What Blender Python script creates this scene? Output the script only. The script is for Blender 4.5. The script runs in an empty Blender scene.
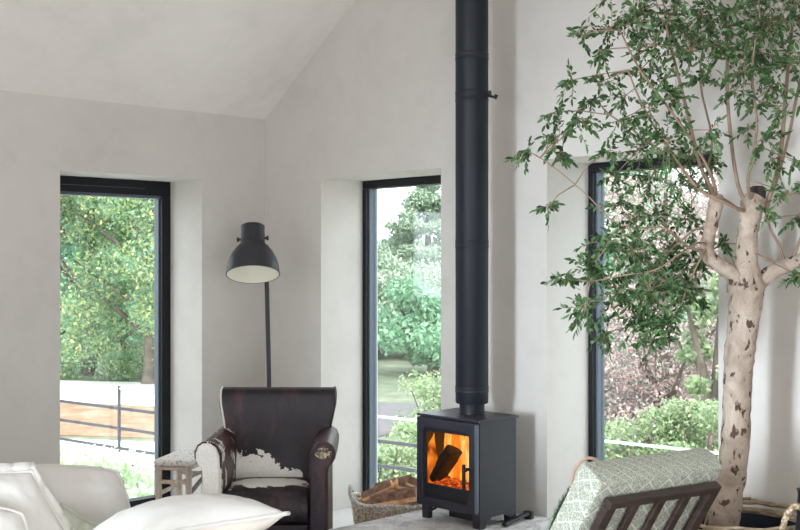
import bpy, bmesh, math, random
import numpy as np
from mathutils import Vector, Matrix
random.seed(7); rng = np.random.default_rng(11)
S = bpy.context.scene; COL = S.collection; PI = math.pi

# ---------------------------------------------------------------- camera, world, sun, large lights, exposure
FPX = 1140.0
Fv = np.array([-.718, .696, 0]); Fv /= np.linalg.norm(Fv)
Rv = np.array([Fv[1], -Fv[0], 0])
CAM = -7.8*Fv + (135/FPX*7.8)*Rv; CAM[2] = 1.604
YAW = math.atan2(-Fv[0], Fv[1])                    # local +y looks away from the camera
cd = bpy.data.cameras.new('camera'); cam = bpy.data.objects.new('camera', cd); COL.objects.link(cam)
cd.sensor_width = 36; cd.lens = FPX*36/800; cam.location = CAM; cam.rotation_euler = (PI/2, 0, YAW)
cd.clip_end = 400
S.camera = cam

w = bpy.data.worlds.new('world'); S.world = w; w.use_nodes = True
bg = w.node_tree.nodes['Background']; bg.inputs[0].default_value = (.915, .95, 1, 1); bg.inputs[1].default_value = 3.8

sd = bpy.data.lights.new('sun', 'SUN'); sun = bpy.data.objects.new('sun', sd); COL.objects.link(sun)
sd.energy = 4.0; sd.angle = math.radians(1.5); sd.color = (1, .95, .86)
sun.rotation_euler = Vector((-.75, .12, -.75)).to_track_quat('-Z', 'Y').to_euler()

def area(name, loc, aim, sx, sy, power, color):
    l = bpy.data.lights.new(name, 'AREA'); l.shape = 'RECTANGLE'; l.size = sx; l.size_y = sy; l.energy = power; l.color = color
    o = bpy.data.objects.new(name, l); COL.objects.link(o); o.location = loc
    o.rotation_euler = (Vector(aim)-Vector(loc)).to_track_quat('-Z', 'Y').to_euler()
    return o
key = area('daylight_far_gable', (4.0, -8.6, 1.5), (3.3, 0, 1.0), 0.8, 1.8, 24, (.78, .90, 1)); key.data.spread = math.radians(34)
area('ceiling_fill', (7.1, -4.6, 1.25), (0, -4.2, 3.6), 3.6, 2.2, 44, (1, .95, .90))  # added fill to brighten the ceiling slope, no known source on that side

area('cushion_fill', (3.7, -8.95, 1.25), (3.2, 0, 1.0), 2.4, 2.2, 16, (.95, .97, 1))  # extra frontal fill, added to lift the sofa cushions
S.view_settings.view_transform = 'Standard'; S.view_settings.look = 'None'
S.view_settings.exposure = 0.12; S.view_settings.gamma = 1; S.view_settings.use_curve_mapping = False
S.cycles.use_denoising = True
S.cycles.max_bounces = 10; S.cycles.diffuse_bounces = 5; S.cycles.transparent_max_bounces = 24

def cp(px, py, d):                                 # a point at a given distance in front of the camera plane
    return Vector(CAM + d*(Fv + Rv*(px-400)/FPX + np.array([0, 0, 1])*(265-py)/FPX))
def cl(a, d, z=0):                                 # lateral offset, distance, height
    v = CAM + d*Fv + a*Rv; return Vector((v[0], v[1], z))

# ---------------------------------------------------------------- materials
class N:
    def __init__(s, name):
        s.m = bpy.data.materials.new(name); s.m.use_nodes = True; s.t = s.m.node_tree; s.n = s.t.nodes
        s.b = s.n['Principled BSDF']; s.out = s.n['Material Output']
    def add(s, typ, **kw):
        x = s.n.new(typ)
        for k, v in kw.items(): setattr(x, k, v)
        return x
    def link(s, a, b): s.t.links.new(a, b)
    def put(s, v, sock):
        if isinstance(v, (int, float)): sock.default_value = v
        elif isinstance(v, tuple): sock.default_value = (*v, 1) if len(v) == 3 and sock.type == 'RGBA' else v
        else: s.link(v, sock)
    def coord(s, scale=(1, 1, 1), kind='Object'):
        c = s.add('ShaderNodeTexCoord'); mp = s.add('ShaderNodeMapping'); s.link(c.outputs[kind], mp.inputs[0])
        mp.inputs['Scale'].default_value = scale; return mp.outputs[0]
    def noise(s, scale=5, detail=4, rough=.5, co=None, dist=0):
        x = s.add('ShaderNodeTexNoise'); x.inputs['Scale'].default_value = scale; x.inputs['Detail'].default_value = detail
        x.inputs['Roughness'].default_value = rough; x.inputs['Distortion'].default_value = dist
        s.link(co if co is not None else s.coord(), x.inputs['Vector']); return x.outputs['Fac']
    def ramp(s, fac, stops, mode='LINEAR'):
        r = s.add('ShaderNodeValToRGB'); s.put(fac, r.inputs[0]); e = r.color_ramp.elements; r.color_ramp.interpolation = mode
        while len(e) < len(stops): e.new(.5)
        for k, (p, c) in enumerate(stops):
            e[k].position = p; e[k].color = (*c, 1) if isinstance(c, tuple) else (c, c, c, 1)
        return r.outputs[0]
    def math(s, op, a, b=0, c=None):
        x = s.add('ShaderNodeMath', operation=op); s.put(a, x.inputs[0]); s.put(b, x.inputs[1])
        if c is not None: s.put(c, x.inputs[2])
        return x.outputs[0]
    def mix(s, fac, a, b):
        x = s.add('ShaderNodeMix', data_type='RGBA'); s.put(fac, x.inputs[0]); s.put(a, x.inputs[6]); s.put(b, x.inputs[7]); return x.outputs[2]
    def sep(s, v):
        x = s.add('ShaderNodeSeparateXYZ'); s.link(v, x.inputs[0]); return x.outputs
    def bump(s, h, strength=.3, dist=.01):
        x = s.add('ShaderNodeBump'); x.inputs['Strength'].default_value = strength; x.inputs['Distance'].default_value = dist
        s.link(h, x.inputs['Height']); s.link(x.outputs[0], s.b.inputs['Normal'])
    def set(s, color=None, rough=.6, metal=0, spec=.5, sheen=0):
        if color is not None: s.put(color, s.b.inputs['Base Color'])
        s.put(rough, s.b.inputs['Roughness']); s.b.inputs['Metallic'].default_value = metal
        s.b.inputs['Specular IOR Level'].default_value = spec; s.b.inputs['Sheen Weight'].default_value = sheen
        return s.m

def simple(name, c, rough=.6, metal=0, spec=.5, var=.0, vs=20, bump=0, bs=60):
    n = N(name)
    if var:
        f = n.noise(vs, 5)
        col = n.ramp(f, [(.3, tuple(x*(1-var) for x in c)), (.7, tuple(min(1, x*(1+var)) for x in c))])
    else: col = c
    if bump: n.bump(n.noise(bs, 4), bump, .005)
    return n.set(col, rough, metal, spec)

def plaster(name, c):
    n = N(name); co = n.coord((1, 1, 1))
    a = n.noise(1.6, 8, .62, co, .6); b = n.noise(9, 5, .6, co)
    f = n.math('ADD', n.math('MULTIPLY', a, .7), n.math('MULTIPLY', b, .3))
    col = n.ramp(f, [(.30, tuple(x*.90 for x in c)), (.5, c), (.72, tuple(min(1, x*1.06) for x in c))])
    n.bump(f, .25, .02)
    return n.set(col, .82, spec=.25)

M = {}
M['wall'] = plaster('wall_plaster', (.635, .607, .575))
M['ceil'] = plaster('ceiling_plaster', (.82, .785, .745))
n = N('polished_concrete'); f = n.noise(2.2, 8, .6)
M['floor'] = n.set(n.ramp(f, [(.3, (.60, .59, .58)), (.7, (.72, .71, .70))]), .35)
M['frame'] = simple('black_frame', (.008, .0085, .012), .42, 0, .3)
M['frame2'] = simple('grey_bead', (.10, .125, .16), .4)
n = N('window_glass'); n.n.remove(n.b)
tr = n.add('ShaderNodeBsdfTransparent'); tr.inputs[0].default_value = (.95, .985, .985, 1)
gl = n.add('ShaderNodeBsdfGlossy'); gl.inputs['Roughness'].default_value = .02
fr = n.add('ShaderNodeLayerWeight'); fr.inputs[0].default_value = .5; ms = n.add('ShaderNodeMixShader')
n.link(n.math('MULTIPLY_ADD', n.math('POWER', fr.outputs['Facing'], 4.0), .55, .065), ms.inputs[0]); n.link(tr.outputs[0], ms.inputs[1]); n.link(gl.outputs[0], ms.inputs[2]); n.link(ms.outputs[0], n.out.inputs[0])
M['glass'] = n.m
n = N('stove_glass'); n.n.remove(n.b)
tr = n.add('ShaderNodeBsdfTransparent'); tr.inputs[0].default_value = (.9, .85, .8, 1)
gl = n.add('ShaderNodeBsdfGlossy'); gl.inputs['Roughness'].default_value = .05
ms = n.add('ShaderNodeMixShader'); ms.inputs[0].default_value = .05
n.link(tr.outputs[0], ms.inputs[1]); n.link(gl.outputs[0], ms.inputs[2]); n.link(ms.outputs[0], n.out.inputs[0])
M['stove_glass'] = n.m
M['stove'] = simple('stove_paint', (.026, .025, .037), .42, .0, .45, .1, 60, .15, 400)
M['stove_dark'] = simple('stove_dark', (.010, .011, .014), .5)
M['pipe'] = simple('flue_paint', (.009, .012, .019), .5, 0, .32)
M['lamp'] = simple('lamp_charcoal', (.030, .031, .039), .45, 0, .4)
M['lamp_in'] = simple('lamp_inside', (.86, .84, .74), .5)
n = N('hearth_stone'); co = n.coord(); f = n.noise(7, 8, .7, co, .8); g = n.noise(60, 4, .6, co)
f2 = n.math('ADD', n.math('MULTIPLY', f, .75), n.math('MULTIPLY', g, .25))
n.bump(f2, .6, .01)
M['hearth'] = n.set(n.ramp(f2, [(.36, (.36, .34, .34)), (.5, (.68, .66, .66)), (.62, (.86, .85, .85))]), .75)

def linen(name, c, v=.06):
    n = N(name); co = n.coord()
    a = n.add('ShaderNodeTexWave'); a.inputs['Scale'].default_value = 160; a.inputs['Distortion'].default_value = 2; a.bands_direction = 'X'
    b = n.add('ShaderNodeTexWave'); b.inputs['Scale'].default_value = 160; b.inputs['Distortion'].default_value = 2; b.bands_direction = 'Y'
    n.link(co, a.inputs[0]); n.link(co, b.inputs[0])
    wv = n.math('ADD', a.outputs['Fac'], b.outputs['Fac']); big = n.noise(14, 6, .6, co)
    h = n.math('ADD', n.math('MULTIPLY', wv, .12), n.math('MULTIPLY', big, 1.0))
    n.bump(h, .35, .012)
    return n.set(n.ramp(big, [(.3, tuple(x*(1-v) for x in c)), (.7, c)]), .9, spec=.2, sheen=.2)
M['linen'] = linen('linen_ivory', (.77, .755, .725))
M['linen2'] = linen('linen_oatmeal', (.82, .76, .68))
M['sage'] = linen('sage_cloth', (.50, .53, .44))

def sage_pattern():
    n = N('sage_geometric'); co = n.coord((1, 1, 1)); s = n.sep(co)
    ux = n.math('ADD', s[0], s[1])
    u = n.math('MULTIPLY', ux, 10)
    tri = n.math('PINGPONG', u, .5)                       # 0..0.5
    v = n.math('MULTIPLY', s[2], 10)
    nz = n.noise(40, 3, .6, co)
    j = n.math('MULTIPLY', n.math('SUBTRACT', nz, .5), .16)
    a = n.math('PINGPONG', n.math('ADD', n.math('ADD', v, tri), j), .25)
    b = n.math('PINGPONG', n.math('ADD', n.math('SUBTRACT', v, tri), j), .5)
    la = n.math('LESS_THAN', a, .035); lb = n.math('LESS_THAN', b, .045)
    ln = n.math('MAXIMUM', n.math('MULTIPLY', la, .55), lb)
    fine = n.noise(230, 2, .6, co)
    base = n.ramp(fine, [(.38, (.23, .245, .20)), (.52, (.42, .44, .37)), (.66, (.66, .68, .60))])
    col = n.mix(ln, base, (.66, .67, .59))
    n.bump(fine, .5, .004)
    return n.set(col, .9, spec=.2)
M['pattern'] = sage_pattern()
n = N('dark_walnut'); f = n.noise(9, 6, .6, n.coord((1, 1, 9)))
M['walnut'] = n.set(n.ramp(f, [(.3, (.022, .014, .012)), (.7, (.060, .038, .032))]), .45)
n = N('raw_stool_wood'); f = n.noise(12, 6, .6, n.coord((4, 4, 1)))
M['rawwood'] = n.set(n.ramp(f, [(.3, (.50, .40, .32)), (.7, (.78, .68, .58))]), .75)
M['rawdark'] = simple('dark_rung', (.17, .13, .115), .7, var=.2)
n = N('woven_seat'); v = n.add('ShaderNodeTexVoronoi'); v.inputs['Scale'].default_value = 75; n.link(n.coord((1, .5, 1)), v.inputs[0])
n.bump(v.outputs['Distance'], .6, .006)
M['weave_white'] = n.set(n.ramp(v.outputs['Distance'], [(.0, (.80, .78, .74)), (.62, (.78, .75, .71)), (.85, (.34, .31, .29))]), .85)

def hide(name, kind):
    n = N(name); co = n.coord(); s = n.sep(co)
    nz = n.noise(7, 5, .65, co, .8); nf = n.noise(28, 5, .6, co)
    jag = n.math('ADD', n.math('MULTIPLY', n.math('SUBTRACT', nz, .5), .30), n.math('MULTIPLY', n.math('SUBTRACT', nf, .5), .10))
    if kind == 'back':
        m = n.math('GREATER_THAN', n.math('ADD', n.math('SUBTRACT', n.math('MULTIPLY_ADD', s[0], -.36, .525), s[2]), jag), 0)
        sp = n.math('GREATER_THAN', n.noise(14, 2, .5, co), .76)
        m = n.math('MAXIMUM', m, sp)
    elif kind == 'seat':
        dx = n.math('MULTIPLY', s[0], .62); dy = n.math('ADD', s[1], .13)
        d = n.math('SQRT', n.math('ADD', n.math('MULTIPLY', dx, dx), n.math('MULTIPLY', dy, dy)))
        m = n.math('GREATER_THAN', n.math('ADD', n.math('SUBTRACT', .135, d), n.math('MULTIPLY', jag, .8)), 0)
    elif kind == 'arm':
        m = n.math('GREATER_THAN', n.noise(10, 5, .6, n.coord((1.6, 1, .8)), .5), .555)
    elif kind == 'cream': m = 1.0
    else: m = n.math('GREATER_THAN', n.noise(24, 3, .6, co), .78)
    dark = n.ramp(n.noise(7, 6, .65, n.coord((1.5, 1, .6))), [(.35, (.004, .0025, .006)), (.54, (.012, .006, .012)), (.68, (.060, .020, .026))])
    hair = n.noise(110, 3, .7, n.coord((1, 1, .5)))
    if kind == 'arm' or kind == 'brown':
        dark = n.ramp(n.noise(6, 5, .6, co), [(.3, (.018, .008, .009)), (.55, (.060, .022, .022)), (.8, (.15, .065, .055))])
    white = n.ramp(hair, [(.3, (.74, .71, .66)), (.7, (.90, .88, .84))])
    n.bump(hair, .5, .006)
    return n.set(n.mix(m, dark, white), n.math('MULTIPLY_ADD', hair, .45, .20), spec=.42)
for k in ('back', 'seat', 'arm', 'cream', 'plain', 'brown'): M['hide_'+k] = hide('cowhide_'+k, k)
n = N('worn_patch'); f = n.noise(60, 4, .7)
M['worn'] = n.set(n.ramp(f, [(.46, (.03, .02, .018)), (.53, (.30, .24, .15)), (.66, (.6, .52, .38))]), .7)

def wicker(name, a, b, c, sc=(1, 1, 1), k=70):
    n = N(name); co = n.coord(sc); v = n.add('ShaderNodeTexVoronoi'); v.inputs['Scale'].default_value = k; n.link(co, v.inputs[0])
    n.bump(v.outputs['Distance'], .8, .006)
    return n.set(n.ramp(n.math('ADD', v.outputs['Distance'], n.math('MULTIPLY', n.noise(20, 3, .5, co), .25)), [(.15, c), (.45, b), (.8, a)]), .8)
M['wicker'] = wicker('wicker_strand', (.50, .38, .27), (.82, .70, .55), (.92, .85, .73))
M['wicker_white'] = wicker('white_wrapped_rim', (.50, .45, .40), (.80, .77, .73), (.86, .84, .80))
M['rope'] = wicker('seagrass_rope', (.27, .20, .12), (.60, .50, .35), (.76, .67, .50))
M['rattan'] = simple('rattan_pink', (.60, .40, .30), .55, var=.2)
M['willow'] = simple('willow_twigs', (.36, .28, .19), .8, var=.5, vs=14)
M['navy'] = simple('navy_liner', (.013, .020, .036), .45)
M['soil'] = simple('soil', (.05, .035, .025), .95, var=.3)
n = N('split_log'); f = n.noise(16, 6, .6, n.coord((1, 1, 1)))
M['logwood'] = n.set(n.ramp(f, [(.3, (.62, .30, .13)), (.5, (.90, .58, .32)), (.72, (.95, .80, .58))]), .8)
M['logbark'] = simple('log_bark', (.28, .16, .11), .9, var=.5, vs=30, bump=.8)
n = N('charred_log'); f = n.noise(22, 6, .7)
n.bump(f, 1, .02)
M['char'] = n.set(n.ramp(f, [(.3, (.006, .005, .005)), (.6, (.03, .022, .018)), (.8, (.09, .06, .045))]), .9)
n = N('olive_bark'); co = n.coord(); f = n.noise(9, 8, .65, co, .6); sp = n.noise(24, 3, .55, n.coord((1.3, 1.3, .8)), .3); fi = n.noise(70, 5, .7, co)
base = n.ramp(f, [(.3, (.28, .21, .16)), (.5, (.46, .37, .30)), (.7, (.58, .49, .40))])
pit = n.ramp(sp, [(.595, (0, 0, 0)), (.64, (1, 1, 1))])
n.bump(n.math('SUBTRACT', n.math('MULTIPLY_ADD', fi, .3, f), n.math('MULTIPLY', pit, .4)), .9, .02)
M['bark'] = n.set(n.mix(pit, base, (.10, .06, .042)), .85)
M['twig'] = simple('olive_twig', (.30, .21, .15), .8, var=.25)
M['stump'] = simple('cut_stump', (.055, .040, .035), .9, var=.5, bump=.8)
M['outbark'] = simple('outdoor_bark', (.16, .125, .10), .9, var=.4, vs=6)
def leafmat(name, cols, rough=.45, trans=.25, spec=.4):
    n = N(name); g = n.add('ShaderNodeNewGeometry')
    k = len(cols)
    col = n.ramp(g.outputs['Random Per Island'], [(i/(k-1) if k > 1 else 0, c) for i, c in enumerate(cols)])
    n.set(col, rough, spec=spec)
    tl = n.add('ShaderNodeBsdfTranslucent'); n.link(col, tl.inputs[0]); ms = n.add('ShaderNodeMixShader'); ms.inputs[0].default_value = trans
    n.link(n.b.outputs[0], ms.inputs[1]); n.link(tl.outputs[0], ms.inputs[2]); n.link(ms.outputs[0], n.out.inputs[0])
    return n.m
M['leaf'] = leafmat('holm_leaf', [(.022, .058, .022), (.042, .110, .036), (.070, .180, .050), (.20, .31, .16), (.042, .110, .036), (.12, .28, .075)], .36, .22)
M['lf_yel'] = leafmat('maple_leaf', [(0.092, 0.200, 0.128), (0.200, 0.356, 0.188), (0.380, 0.524, 0.248), (0.644, 0.644, 0.284), (0.152, 0.332, 0.224), (0.284, 0.428, 0.308)], .5, .35)
M['lf_grn'] = leafmat('green_leaf', [(0.151, 0.300, 0.192), (0.246, 0.462, 0.286), (0.408, 0.624, 0.408), (0.192, 0.368, 0.260)], .5, .3)
M['lf_con'] = leafmat('conifer_leaf', [(.19, .27, .19), (.29, .39, .28), (.42, .52, .38), (.56, .62, .48)], .6, .2)
M['lf_cop'] = leafmat('copper_leaf', [(00.186, 00.157, 00.172), (00.388, 00.272, 00.301), (00.676, 00.460, 00.474), (00.906, 00.647, 00.589), (00.215, 00.215, 00.215), (00.416, 00.503, 00.359), (00.762, 00.704, 00.704)], .5, .3)
M['lf_lime'] = leafmat('lime_leaf', [(.22, .36, .16), (.38, .50, .25), (.52, .60, .36), (.18, .30, .15), (.50, .44, .38)], .5, .35)
M['lf_pale'] = leafmat('pale_leaf', [(.50, .66, .40), (.66, .76, .54), (.80, .84, .72), (.40, .58, .28)], .5, .35)
M['lf_needle'] = leafmat('bristle', [(.03, .10, .03), (.06, .18, .05), (.14, .28, .09)], .5, .2)
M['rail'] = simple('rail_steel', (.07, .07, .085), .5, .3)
M['rail_pale'] = simple('rail_galvanised', (.75, .78, .80), .4, .2)  # paler finish for the top rail
n = N('lawn'); f = n.noise(1.5, 8, .7); M['lawn'] = n.set(n.ramp(f, [(.3, (.08, .10, .06)), (.5, (.15, .175, .11)), (.7, (.27, .28, .20))]), .9)
n = N('leaf_litter'); f = n.noise(2.5, 8, .7); M['litter'] = n.set(n.ramp(f, [(.3, (.22, .105, .058)), (.5, (.30, .18, .11)), (.7, (.42, .31, .23))]), .9)
M['drive'] = simple('grey_drive', (.13, .12, .125), .9, var=.15, vs=3)
M['gravel'] = simple('pale_gravel', (.80, .78, .76), .9, var=.1, vs=3)

# ---------------------------------------------------------------- builders
def link(o, parent=None):
    COL.objects.link(o)
    if parent is not None: o.parent = parent
    return o
def mesh(name, vs, fs, mat, parent=None, smooth=False, mats=None, fm=None):
    me = bpy.data.meshes.new(name); me.from_pydata([tuple(v) for v in vs], [], fs)
    for m in (mats or [mat]): me.materials.append(m)
    if fm: me.polygons.foreach_set('material_index', fm)
    me.polygons.foreach_set('use_smooth', [smooth]*len(me.polygons)); me.update()
    return link(bpy.data.objects.new(name, me), parent)
def tag(o, label, cat, group=None, kind=None):
    o['label'] = label; o['category'] = cat
    if group: o['group'] = group
    if kind: o['kind'] = kind
    return o
def thing(name, label, cat, loc=(0, 0, 0), rotz=0, group=None):
    o = bpy.data.objects.new(name, None); COL.objects.link(o); o.location = loc; o.rotation_euler = (0, 0, rotz); o.empty_display_size = .1
    return tag(o, label, cat, group)
def struct(o): o['kind'] = 'structure'; return o
def bevel(o, wd, seg=3, angle=35):
    m = o.modifiers.new('bevel', 'BEVEL'); m.width = wd; m.segments = seg; m.limit_method = 'ANGLE'; m.angle_limit = math.radians(angle)
    me = o.data; me.polygons.foreach_set('use_smooth', [True]*len(me.polygons))
    w_ = o.modifiers.new('wn', 'WEIGHTED_NORMAL'); w_.keep_sharp = True
    return o
class B:                                            # collects geometry for ONE mesh
    def __init__(s): s.v = []; s.f = []
    def box(s, x0, x1, y0, y1, z0, z1, mx=None):
        b = len(s.v); P = [(x0, y0, z0), (x1, y0, z0), (x1, y1, z0), (x0, y1, z0), (x0, y0, z1), (x1, y0, z1), (x1, y1, z1), (x0, y1, z1)]
        s.v += [(mx @ Vector(p)) if mx else Vector(p) for p in P]
        s.f += [[b+i for i in q] for q in ((0, 3, 2, 1), (4, 5, 6, 7), (0, 1, 5, 4), (1, 2, 6, 5), (2, 3, 7, 6), (3, 0, 4, 7))]; return s
    def bar(s, p, q, wd, h=None, up=(0, 0, 1)):
        p = Vector(p); q = Vector(q); d = (q-p); L = d.length; d.normalize(); u = Vector(up)
        if abs(d.dot(u)) > .98: u = Vector((1, 0, 0))
        x = d.cross(u).normalized(); u = x.cross(d); h = h or wd
        mx = Matrix((( x[0], d[0], u[0], p[0]), (x[1], d[1], u[1], p[1]), (x[2], d[2], u[2], p[2]), (0, 0, 0, 1)))
        return s.box(-wd/2, wd/2, 0, L, -h/2, h/2, mx)
    def prism(s, poly, axis, a, b, scale=None):     # poly: 2D points; axis x|y|z
        k = len(poly); base = len(s.v)
        for t, c in ((a, 0), (b, 1)):
            for (p, q) in poly:
                s.v.append(Vector((t, p, q)) if axis == 'x' else Vector((p, t, q)) if axis == 'y' else Vector((p, q, t)))
        s.f.append([base+i for i in range(k)][::-1]); s.f.append([base+k+i for i in range(k)])
        for i in range(k): j = (i+1) % k; s.f.append([base+i, base+j, base+k+j, base+k+i])
        return s
    def tube(s, pts, r, seg=10, cap=True, closed=False):
        pts = [Vector(p) for p in pts]; K = len(pts); rs = r if isinstance(r, (list, tuple)) else [r]*K
        base = len(s.v); nrm = None
        for i, p in enumerate(pts):
            if closed: t = pts[(i+1) % K]-pts[i-1]
            else: t = (pts[min(i+1, K-1)]-pts[max(i-1, 0)])
            t.normalize()
            if nrm is None:
                nrm = t.cross(Vector((0, 0, 1)) if abs(t.z) < .9 else Vector((1, 0, 0))).normalized()
            else:
                nrm = (nrm-t*nrm.dot(t)).normalized()
            bi = t.cross(nrm)
            for j in range(seg):
                a = 2*PI*j/seg; s.v.append(p+(nrm*math.cos(a)+bi*math.sin(a))*rs[i])
        for i in range(K if closed else K-1):
            i2 = (i+1) % K
            for j in range(seg):
                j2 = (j+1) % seg; s.f.append([base+i*seg+j, base+i2*seg+j, base+i2*seg+j2, base+i*seg+j2][::-1])
        if cap and not closed:
            s.f.append([base+j for j in range(seg)]); s.f.append([base+(K-1)*seg+j for j in range(seg)][::-1])
        return s
    def lathe(s, prof, seg=32, c=(0, 0, 0), mx=None, close=False):
        base = len(s.v); K = len(prof)
        for r, z in prof:
            for j in range(seg):
                a = 2*PI*j/seg; p = Vector((c[0]+r*math.cos(a), c[1]+r*math.sin(a), c[2]+z)); s.v.append(mx @ p if mx else p)
        for i in range(K-1+(1 if close else 0)):
            i2 = (i+1) % K
            for j in range(seg):
                j2 = (j+1) % seg; s.f.append([base+i*seg+j, base+i*seg+j2, base+i2*seg+j2, base+i2*seg+j])
        if not close:
            if prof[0][0] > 1e-4: s.f.append([base+j for j in range(seg)][::-1])
            if prof[-1][0] > 1e-4: s.f.append([base+(K-1)*seg+j for j in range(seg)])
        return s
    def build(s, name, mat, parent=None, smooth=False, bev=0, seg=3):
        o = mesh(name, s.v, s.f, mat, parent, smooth)
        if bev: bevel(o, bev, seg)
        return o
def smooth_sharp(o, ang=40):
    me = o.data; me.polygons.foreach_set('use_smooth', [True]*len(me.polygons)); me.set_sharp_from_angle(angle=math.radians(ang)); return o
def roundrect(x0, x1, z0, z1, r, n=6):
    P = []
    for cx, cz, a0 in ((x1-r, z1-r, 0), (x0+r, z1-r, 90), (x0+r, z0+r, 180), (x1-r, z0+r, 270)):
        for k in range(n+1):
            a = math.radians(a0+90*k/n); P.append((cx+r*math.cos(a), cz+r*math.sin(a)))
    return P
def basis(origin, U, V, W):
    U, V, W = Vector(U), Vector(V), Vector(W)
    return Matrix(((U[0], V[0], W[0], origin[0]), (U[1], V[1], W[1], origin[1]), (U[2], V[2], W[2], origin[2]), (0, 0, 0, 1)))

# ---------------------------------------------------------------- the room
TH, HEAD, EAVE, PITCH = .50, 2.165, 2.60, .72
XR, YB, RX = 7.2, -9.0, 3.6                        # right wall, far end, ridge
WA = [(-1.515, -.514)]
WB = [(.593, 1.668), (2.447, 3.46)]
b = B(); y = YB
for a, c in WA:
    b.box(-TH, 0, y, a, -.0, EAVE); b.box(-TH, 0, a, c, HEAD, EAVE); y = c
b.box(-TH, 0, y, TH, 0, EAVE)
struct(b.build('wall_left', M['wall']))
def zc(x): return EAVE+PITCH*x if x < RX else EAVE+PITCH*(2*RX-x)
b = B(); x = 0
for a, c in WB:
    b.box(x, a, 0, TH, 0, HEAD); x = c
b.box(x, XR, 0, TH, 0, HEAD)
b.prism([(0, HEAD), (XR, HEAD), (XR, zc(XR)), (RX, zc(RX)), (0, zc(0))], 'y', 0, TH)
struct(b.build('wall_gable', M['wall']))
b = B(); b.box(XR, XR+TH, -2.7, TH, 0, EAVE).box(XR, XR+TH, YB, -6.5, 0, EAVE).box(XR, XR+TH, -6.5, -2.7, 2.4, EAVE); struct(b.build('wall_right', M['wall']))
b = B(); b.box(-TH, 2.4, YB-TH, YB, 0, EAVE).box(5.0, XR+TH, YB-TH, YB, 0, EAVE).prism([(0, EAVE), (XR, EAVE), (RX, 2.6+PITCH*RX)], 'y', YB-TH, YB); struct(b.build('wall_back', M['wall']))
b = B()
b.prism([(-TH-.1, EAVE-PITCH*(TH+.1)+.0), (RX, zc(RX)), (RX, zc(RX)+.3), (-TH-.1, EAVE-PITCH*(TH+.1)+.3)][::1], 'y', YB-.3, TH+.1)
b.prism([(RX, zc(RX)), (XR+TH+.1, EAVE-PITCH*(TH+.1)), (XR+TH+.1, EAVE-PITCH*(TH+.1)+.3), (RX, zc(RX)+.3)], 'y', YB-.3, TH+.1)
struct(b.build('ceiling', M['ceil']))
b = B(); b.box(-TH, XR+TH, YB, TH, -.2, 0); struct(b.build('floor', M['floor']))

def window_x(idx, y0, y1):                         # in the left wall, looking out along -x
    root = struct(B().box(-.46, -.37, y0, y1, HEAD-.098, HEAD).box(-.46, -.37, y0, y1, 0, .05).box(-.46, -.37, y1-.068, y1, .05, HEAD-.098).box(-.46, -.37, y0, y0+.07, .05, HEAD-.098).build('window_%d' % idx, M['frame'], bev=.004))
    B().box(-.45, -.385, y0+.07, y1-.068, HEAD-.116, HEAD-.098).box(-.45, -.40, y1-.078, y1-.068, .05, HEAD-.116).build('glazing_bead', M['frame2'], root)
    B().box(-.43, -.42, y0+.07, y1-.078, .05, HEAD-.116).build('window_glass', M['glass'], root)
    B().box(-.371, -.367, y0+.1, y1-.2, HEAD-.055, HEAD-.052).build('frame_seam', M['frame2'], root)
def window_y(idx, x0, x1):
    root = struct(B().box(x0, x1, .36, .46, HEAD-.052, HEAD).box(x0, x1, .36, .46, 0, .05).box(x0, x0+.034, .36, .46, .05, HEAD-.052).box(x1-.034, x1, .36, .46, .05, HEAD-.052).build('window_%d' % idx, M['frame'], bev=.004))
    B().box(x0+.034, x0+.046, .385, .45, .05, HEAD-.052).box(x1-.046, x1-.034, .385, .45, .05, HEAD-.052).build('glazing_bead', M['frame2'], root)
    B().box(x0+.046, x1-.046, .42, .43, .05, HEAD-.052).build('window_glass', M['glass'], root)
window_x(1, *WA[0]); window_y(2, *WB[0]); window_y(3, *WB[1])

# ---------------------------------------------------------------- hearth and stove
o = B().box(1.856, 2.56, -1.35, -.005, 0, .27).build('hearth_slab', M['hearth'], bev=.012)
tag(o, 'mottled grey stone hearth slab carrying the black stove', 'hearth')

SX0, SX1, SY0, SY1, SZ0, SZ1 = 1.985, 2.408, -.49, -.205, .345, .81
st = thing('wood_stove', 'black steel wood burning stove with a fire behind its glass door', 'stove', ((SX0+SX1)/2, (SY0+SY1)/2, .27))
hx, hy = (SX1-SX0)/2, (SY1-SY0)/2; z0, z1 = SZ0-.27, SZ1-.27
b = B(); t = .02                                   # hollow steel box, open to the front
b.box(-hx, -hx+t, -hy, hy, z0, z1).box(hx-t, hx, -hy, hy, z0, z1).box(-hx+t, hx-t, hy-t, hy, z0, z1).box(-hx+t, hx-t, -hy, hy-t, z0, z0+.09).box(-hx+t, hx-t, -hy, hy-t, z1-t, z1)
b.build('body', M['stove'], st, bev=.003)
B().box(-hx-.008, hx+.010, -hy-.018, hy+.012, z1+.001, z1+.013).build('top_plate', M['stove'], st, bev=.003)
def panel_with_hole(outer, inner, ya, yb):         # both loops have equal counts
    k = len(outer); V = []; Fc = []
    for yy in (ya, yb):
        V += [(p, yy, q) for p, q in outer]+[(p, yy, q) for p, q in inner]
    for i in range(k):
        j = (i+1) % k
        Fc.append([i, j, k+j, k+i]); Fc.append([2*k+i, 3*k+i, 3*k+j, 2*k+j])
        Fc.append([i, 2*k+i, 2*k+j, j]); Fc.append([k+i, k+j, 3*k+j, 3*k+i])
    return V, Fc
dx0, dx1, dz0, dz1 = -hx+.001, hx-.003, z0, z1-.004
V, Fc = panel_with_hole(roundrect(dx0, dx1, dz0, dz1, .004), roundrect(-.168, .160, .395-.27-.003, .757-.27, .03), -hy-.026, -hy-.002)
door = mesh('door', V, Fc, M['stove'], st); bevel(door, .004, 2)
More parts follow.
